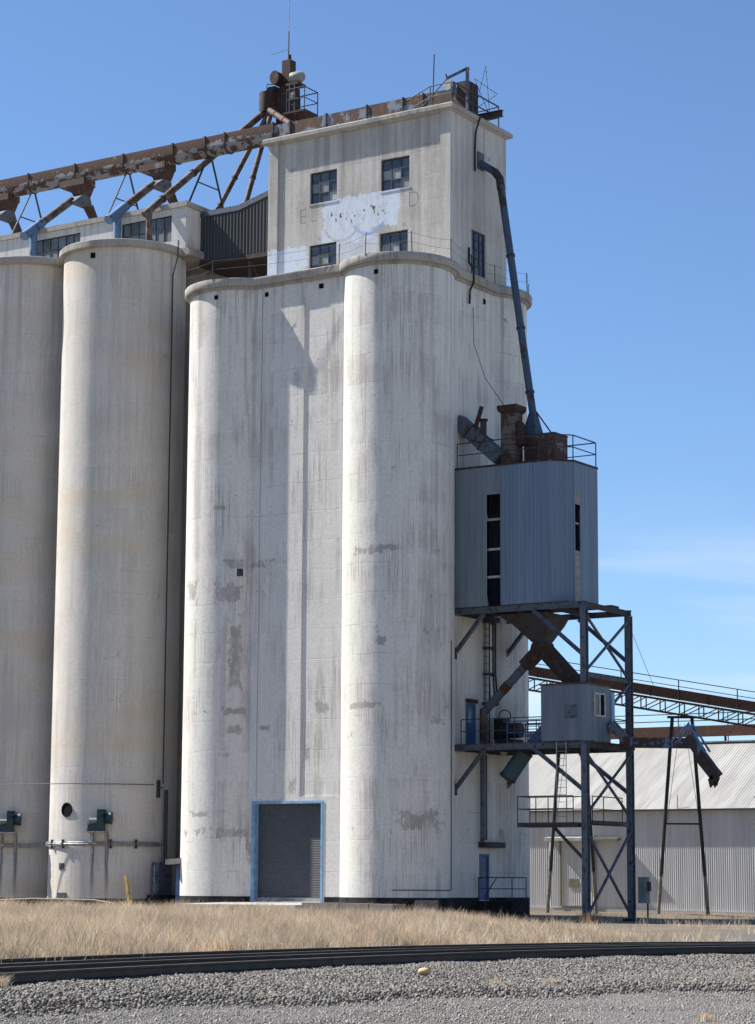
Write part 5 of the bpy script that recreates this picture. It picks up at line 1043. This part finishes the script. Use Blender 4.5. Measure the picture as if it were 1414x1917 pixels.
# ------------------------------------------------------------------ dry grass
k = NT('dry_grass'); c_ = k.attr('tone'); k.fin(c_, .8, spec=.2); tr_ = k.n('ShaderNodeBsdfTranslucent'); k.set(tr_.inputs[0], c_); mx_ = k.n('ShaderNodeMixShader'); mx_.inputs[0].default_value = .3
k.t.links.new(k.b.outputs[0], mx_.inputs[1]); k.t.links.new(tr_.outputs[0], mx_.inputs[2]); k.t.links.new(mx_.outputs[0], k.out.inputs[0]); M['grass'] = k.m
def blades(name, cx, cy, cz, hgt, per, spread, label, cat='grass', stuff=True, tint=None, wid=.010, lean=.35):
    N = len(cx); B = N*per; rep = lambda a: np.repeat(a, per)
    bx = rep(cx)+rng.normal(0, 1, B)*rep(spread); by = rep(cy)+rng.normal(0, 1, B)*rep(spread); bz = rep(cz); h = rep(hgt)*rng.uniform(.45, 1.1, B)
    a = rng.uniform(0, 2*pi, B); ln = rng.uniform(.05, lean, B)*h; dx = np.cos(a)*ln; dy = np.sin(a)*ln
    fa = HEAD+rng.normal(0, .8, B); wx = np.cos(fa)*wid*rng.uniform(.6, 1.3, B); wy = np.sin(fa)*wid*rng.uniform(.6, 1.3, B)
    v = np.empty((B, 5, 3)); z0 = bz-.04
    v[:, 0] = np.stack([bx-wx, by-wy, z0], 1); v[:, 1] = np.stack([bx+wx, by+wy, z0], 1)
    v[:, 2] = np.stack([bx+dx*.35+wx*.8, by+dy*.35+wy*.8, bz+h*.6], 1); v[:, 3] = np.stack([bx+dx*.35-wx*.8, by+dy*.35-wy*.8, bz+h*.6], 1); v[:, 4] = np.stack([bx+dx, by+dy, bz+h], 1)
    idx = (np.arange(B)*5)[:, None]; F_ = np.concatenate([idx+np.array([0, 1, 2, 3]), idx+np.array([3, 2, 4])], 1).reshape(-1)
    me = bpy.data.meshes.new(name); me.vertices.add(B*5); me.vertices.foreach_set('co', v.reshape(-1)); me.loops.add(len(F_)); me.loops.foreach_set('vertex_index', F_)
    me.polygons.add(B*2); st_ = (np.arange(B)*7)[:, None]+np.array([0, 4]); me.polygons.foreach_set('loop_start', st_.reshape(-1)); me.update(); me.validate()
    pt = np.sin(cx*1.7+.6*np.sin(cy*1.1))*np.sin(cy*1.3+.8*np.sin(cx*.7))+.5*np.sin(cx*.45+cy*.6)
    tone = rep(rng.uniform(.78, 1.15, N)*(1+.16*pt))*rng.uniform(.72, 1.2, B); base = np.array([.56, .435, .285]); alt = np.array([.60, .52, .42]); red = np.array([.45, .29, .16])
    m1 = rep(rng.random(N))[:, None]*.9; cc = base*(1-m1)+alt*m1; rr_ = (rep(rng.random(N)) < .08)[:, None]; cc = np.where(rr_, red*.5+cc*.5, cc); cc = cc*tone[:, None]
    if tint is not None: cc = cc*np.array(tint)
    c4 = np.ones((B, 5, 4)); c4[:, :, :3] = cc[:, None, :]; ca = me.color_attributes.new('tone', 'FLOAT_COLOR', 'POINT'); ca.data.foreach_set('color', c4.reshape(-1))
    me.materials.append(M['grass']); o = bpy.data.objects.new(name, me); COL.objects.link(o)
    if stuff: kind(o, 'stuff')
    o['label'] = label; o['category'] = cat; return o
N = 50000; d = rng.uniform(40, 112, N); l = rng.uniform(-1, 1, N)*(.19*d+2.5); z, s, xs_, ys_ = gz_arr(l, d)
side = 50.8+1.23*l-.05*l*l; side = np.where(l < -9, side[0]*0+50.8-11.07-4.05+(l+9)*2.1, side); side = np.where(l > 9, 50.8+11.07-4.05+(l-9)*.33, side)
beh = d-side-2.9-rng.uniform(0, .8, N)
pat = np.sin(xs_*.9+1)*np.sin(ys_*.7)+.6*np.sin(xs_*.31-ys_*.43)+rng.normal(0, .35, N)
ok = (beh > 0) & (pat > -.80)
ins = (xs_ > -13.2) & (xs_ < .9) & (ys_ > -3.7); ins |= (xs_ < -14.5) & (ys_ > -3.2); ins |= (xs_ > -9.9) & (xs_ < -3.2) & (ys_ > -6.7); ins |= (xs_ > -.1) & (xs_ < 2) & (ys_ > 1) & (ys_ < 3.7); ins |= (xs_ > -3.6) & (xs_ < 3.2) & (ys_ > -8.6) & (ys_ < -5.1) & (xs_+.65*ys_ > -8.5)
ins |= ys_ > 24
lim = np.interp(l/d, [-.05, .0, .03, .07, .12, .2], [140, 120, 91, 80, 63, 60])+rng.normal(0, 1.5, N)
sparse = d > lim
ok &= ~ins & (~sparse | (rng.random(N) < .012+.05*(pat > .7)))
hg = np.where(d < 62, .36, .46)+.10*pat*.5; hg = np.clip(hg*rng.uniform(.6, 1.35, N), .16, .78)
hg = hg*(1+.4*np.sin(xs_*1.9+np.sin(ys_*1.3))*np.sin(ys_*1.6+np.sin(xs_)))
hg = np.where(xs_ < -8, hg*1.15, hg); hg = hg*np.interp(l/d, [.02, .08], [1, .62])
blades('dry_grass', xs_[ok], ys_[ok], z[ok], hg[ok], 9, np.full(ok.sum(), .14), 'tall straw-coloured dry grass between the tracks and the elevator', wid=.0065, lean=.85)
# bushy clumps with ragged tops
nc = 1500; cd_ = rng.uniform(44, 100, nc); cl_ = rng.uniform(-1, 1, nc)*(.18*cd_+2); cz_, cs_, cx_, cy_ = gz_arr(cl_, cd_); sd_ = 50.8+1.23*cl_-.05*cl_*cl_; sd_ = np.where(cl_ < -9, 35.7+(cl_+9)*2.1, sd_)
ci = (cx_ > -13.6) & (cx_ < 1.3) & (cy_ > -4.1); ci |= (cx_ < -14.3) & (cy_ > -3.7); ci |= (cx_ > -10.3) & (cx_ < -2.8) & (cy_ > -7.0); ci |= (cx_ > -3.8) & (cx_ < 3.4) & (cy_ > -9.2)
ci |= cd_ > np.interp(cl_/cd_, [-.05, .0, .03, .07, .12, .2], [140, 120, 90, 79, 62, 59]); kp = (cd_-sd_ > 3.6) & ~ci; cx_, cy_, cz_ = cx_[kp], cy_[kp], cz_[kp]; nc = kp.sum()
per_ = 26; rad = np.repeat(rng.uniform(.25, .65, nc), per_); hh_ = np.repeat(rng.uniform(.38, .80, nc)*np.where(rng.random(nc) < .12, 1.3, 1), per_); an = rng.uniform(0, 2*pi, nc*per_); ra = rng.random(nc*per_)**.6
bx_ = np.repeat(cx_, per_)+np.cos(an)*ra*rad; by_ = np.repeat(cy_, per_)+np.sin(an)*ra*rad
blades('grass_clumps', bx_, by_, np.repeat(cz_, per_), hh_*(1-.45*ra**2)*np.repeat(np.interp((cl_/cd_)[kp], [.02, .08], [1, .55]), per_), 8, np.full(nc*per_, .05), 'taller bushy clumps of straw-coloured grass with ragged tops', wid=.0055, lean=.7)
# low dead litter that hides the soil
N = 24000; d = rng.uniform(42, 104, N); l = rng.uniform(-1, 1, N)*(.19*d+2.5); z, s, xs_, ys_ = gz_arr(l, d); side = 50.8+1.23*l-.05*l*l
ins = (xs_ > -13.2) & (xs_ < .9) & (ys_ > -3.7); ins |= (xs_ < -14.5) & (ys_ > -3.2); ins |= (xs_ > -9.9) & (xs_ < -3.2) & (ys_ > -6.7)
ok = (d-np.where(l < -9, 35.7+(l+9)*2.1, side) > 2.7) & ~ins & (d < np.interp(l/d, [-.05, .0, .03, .07, .12, .2], [140, 120, 91, 80, 63, 60]))
blades('grass_litter', xs_[ok], ys_[ok], z[ok], np.full(ok.sum(), .14), 7, np.full(ok.sum(), .16), 'short matted dead grass under the taller dry grass', wid=.014, lean=1.2)
# weeds in ballast and gravel
for (l_, d_, h_, lab) in ((-5.6, 35.4, .22, 'small grey dead weed against the near rail at its far left'), (2.0, 40.3, .16, 'little dry grass tuft growing out of the ballast edge'), (4.3, 31.0, .08, 'flat dry tuft spreading on the fine gravel'), (3.1, 41.5, .12, 'thin dry tuft among the ballast stones')):
    q = to_world(l_, d_, 0); q.z = ground_z(q.x, q.y)+.04; n_ = 14; blades('weed', q.x+rng.normal(0, .035, n_), q.y+rng.normal(0, .035, n_), np.full(n_, q.z), np.full(n_, h_), 9, np.full(n_, .05), lab, 'weed', False, lean=.9, wid=.005)
for (x_, y_, h_, lab) in ((-9.0, -6.9, .75, 'tall dry weed standing before the roller door'), (-16.5, -6.3, .6, 'pale bushy dry weed at the foot of the holed silo'), (7.5, -1.5, .55, 'dark tangled tumbleweed in the grass'), (-13.6, -5.2, .7, 'tall dry weed beside the blue side door')):
    n_ = 22; blades('weed', x_+rng.normal(0, .25, n_), y_+rng.normal(0, .25, n_), np.full(n_, ground_z(x_, y_)), np.full(n_, h_), 10, np.full(n_, .05), lab, 'weed', False, lean=.7, wid=.006, tint=(.45, .4, .38) if 'dark' in lab else None)
# rock, sticks
q = to_world(.9, 43.4, 0); q.z = ground_z(q.x, q.y)+.10
m = MB(); m.ball((0, 0, 0), .11, 12, .62); m.v = [(x*1.15+random.uniform(-.006, .006), y*.9+random.uniform(-.006, .006), z_) for x, y, z_ in m.v]; m.v = [(x+q.x, y+q.y, z_+q.z) for x, y, z_ in m.v]
tag(m.build('rock', 'tan', None, 60), 'smooth tan rock lying on the grey ballast', 'rock')
for (l_, d_, L_, a_, lab) in ((-3.75, 31.2, .34, .5, 'pale broken stick on the gravel edge'), (-1.9, 37.5, .4, -.2, 'weathered stick lying on the ballast slope'), (-3.5, 34.0, .2, 1.0, 'short pale stick among the ballast stones')):
    q = to_world(l_, d_, 0); q.z = ground_z(q.x, q.y)+.09; dv = (RT*cos(a_)+FW*sin(a_))*L_/2
    m = MB(); m.tube([q-dv, q+dv*.3+Vector((0, 0, .02)), q+dv], .014, 6, .008); tag(m.build('stick', 'wood', None, 40), lab, 'stick')
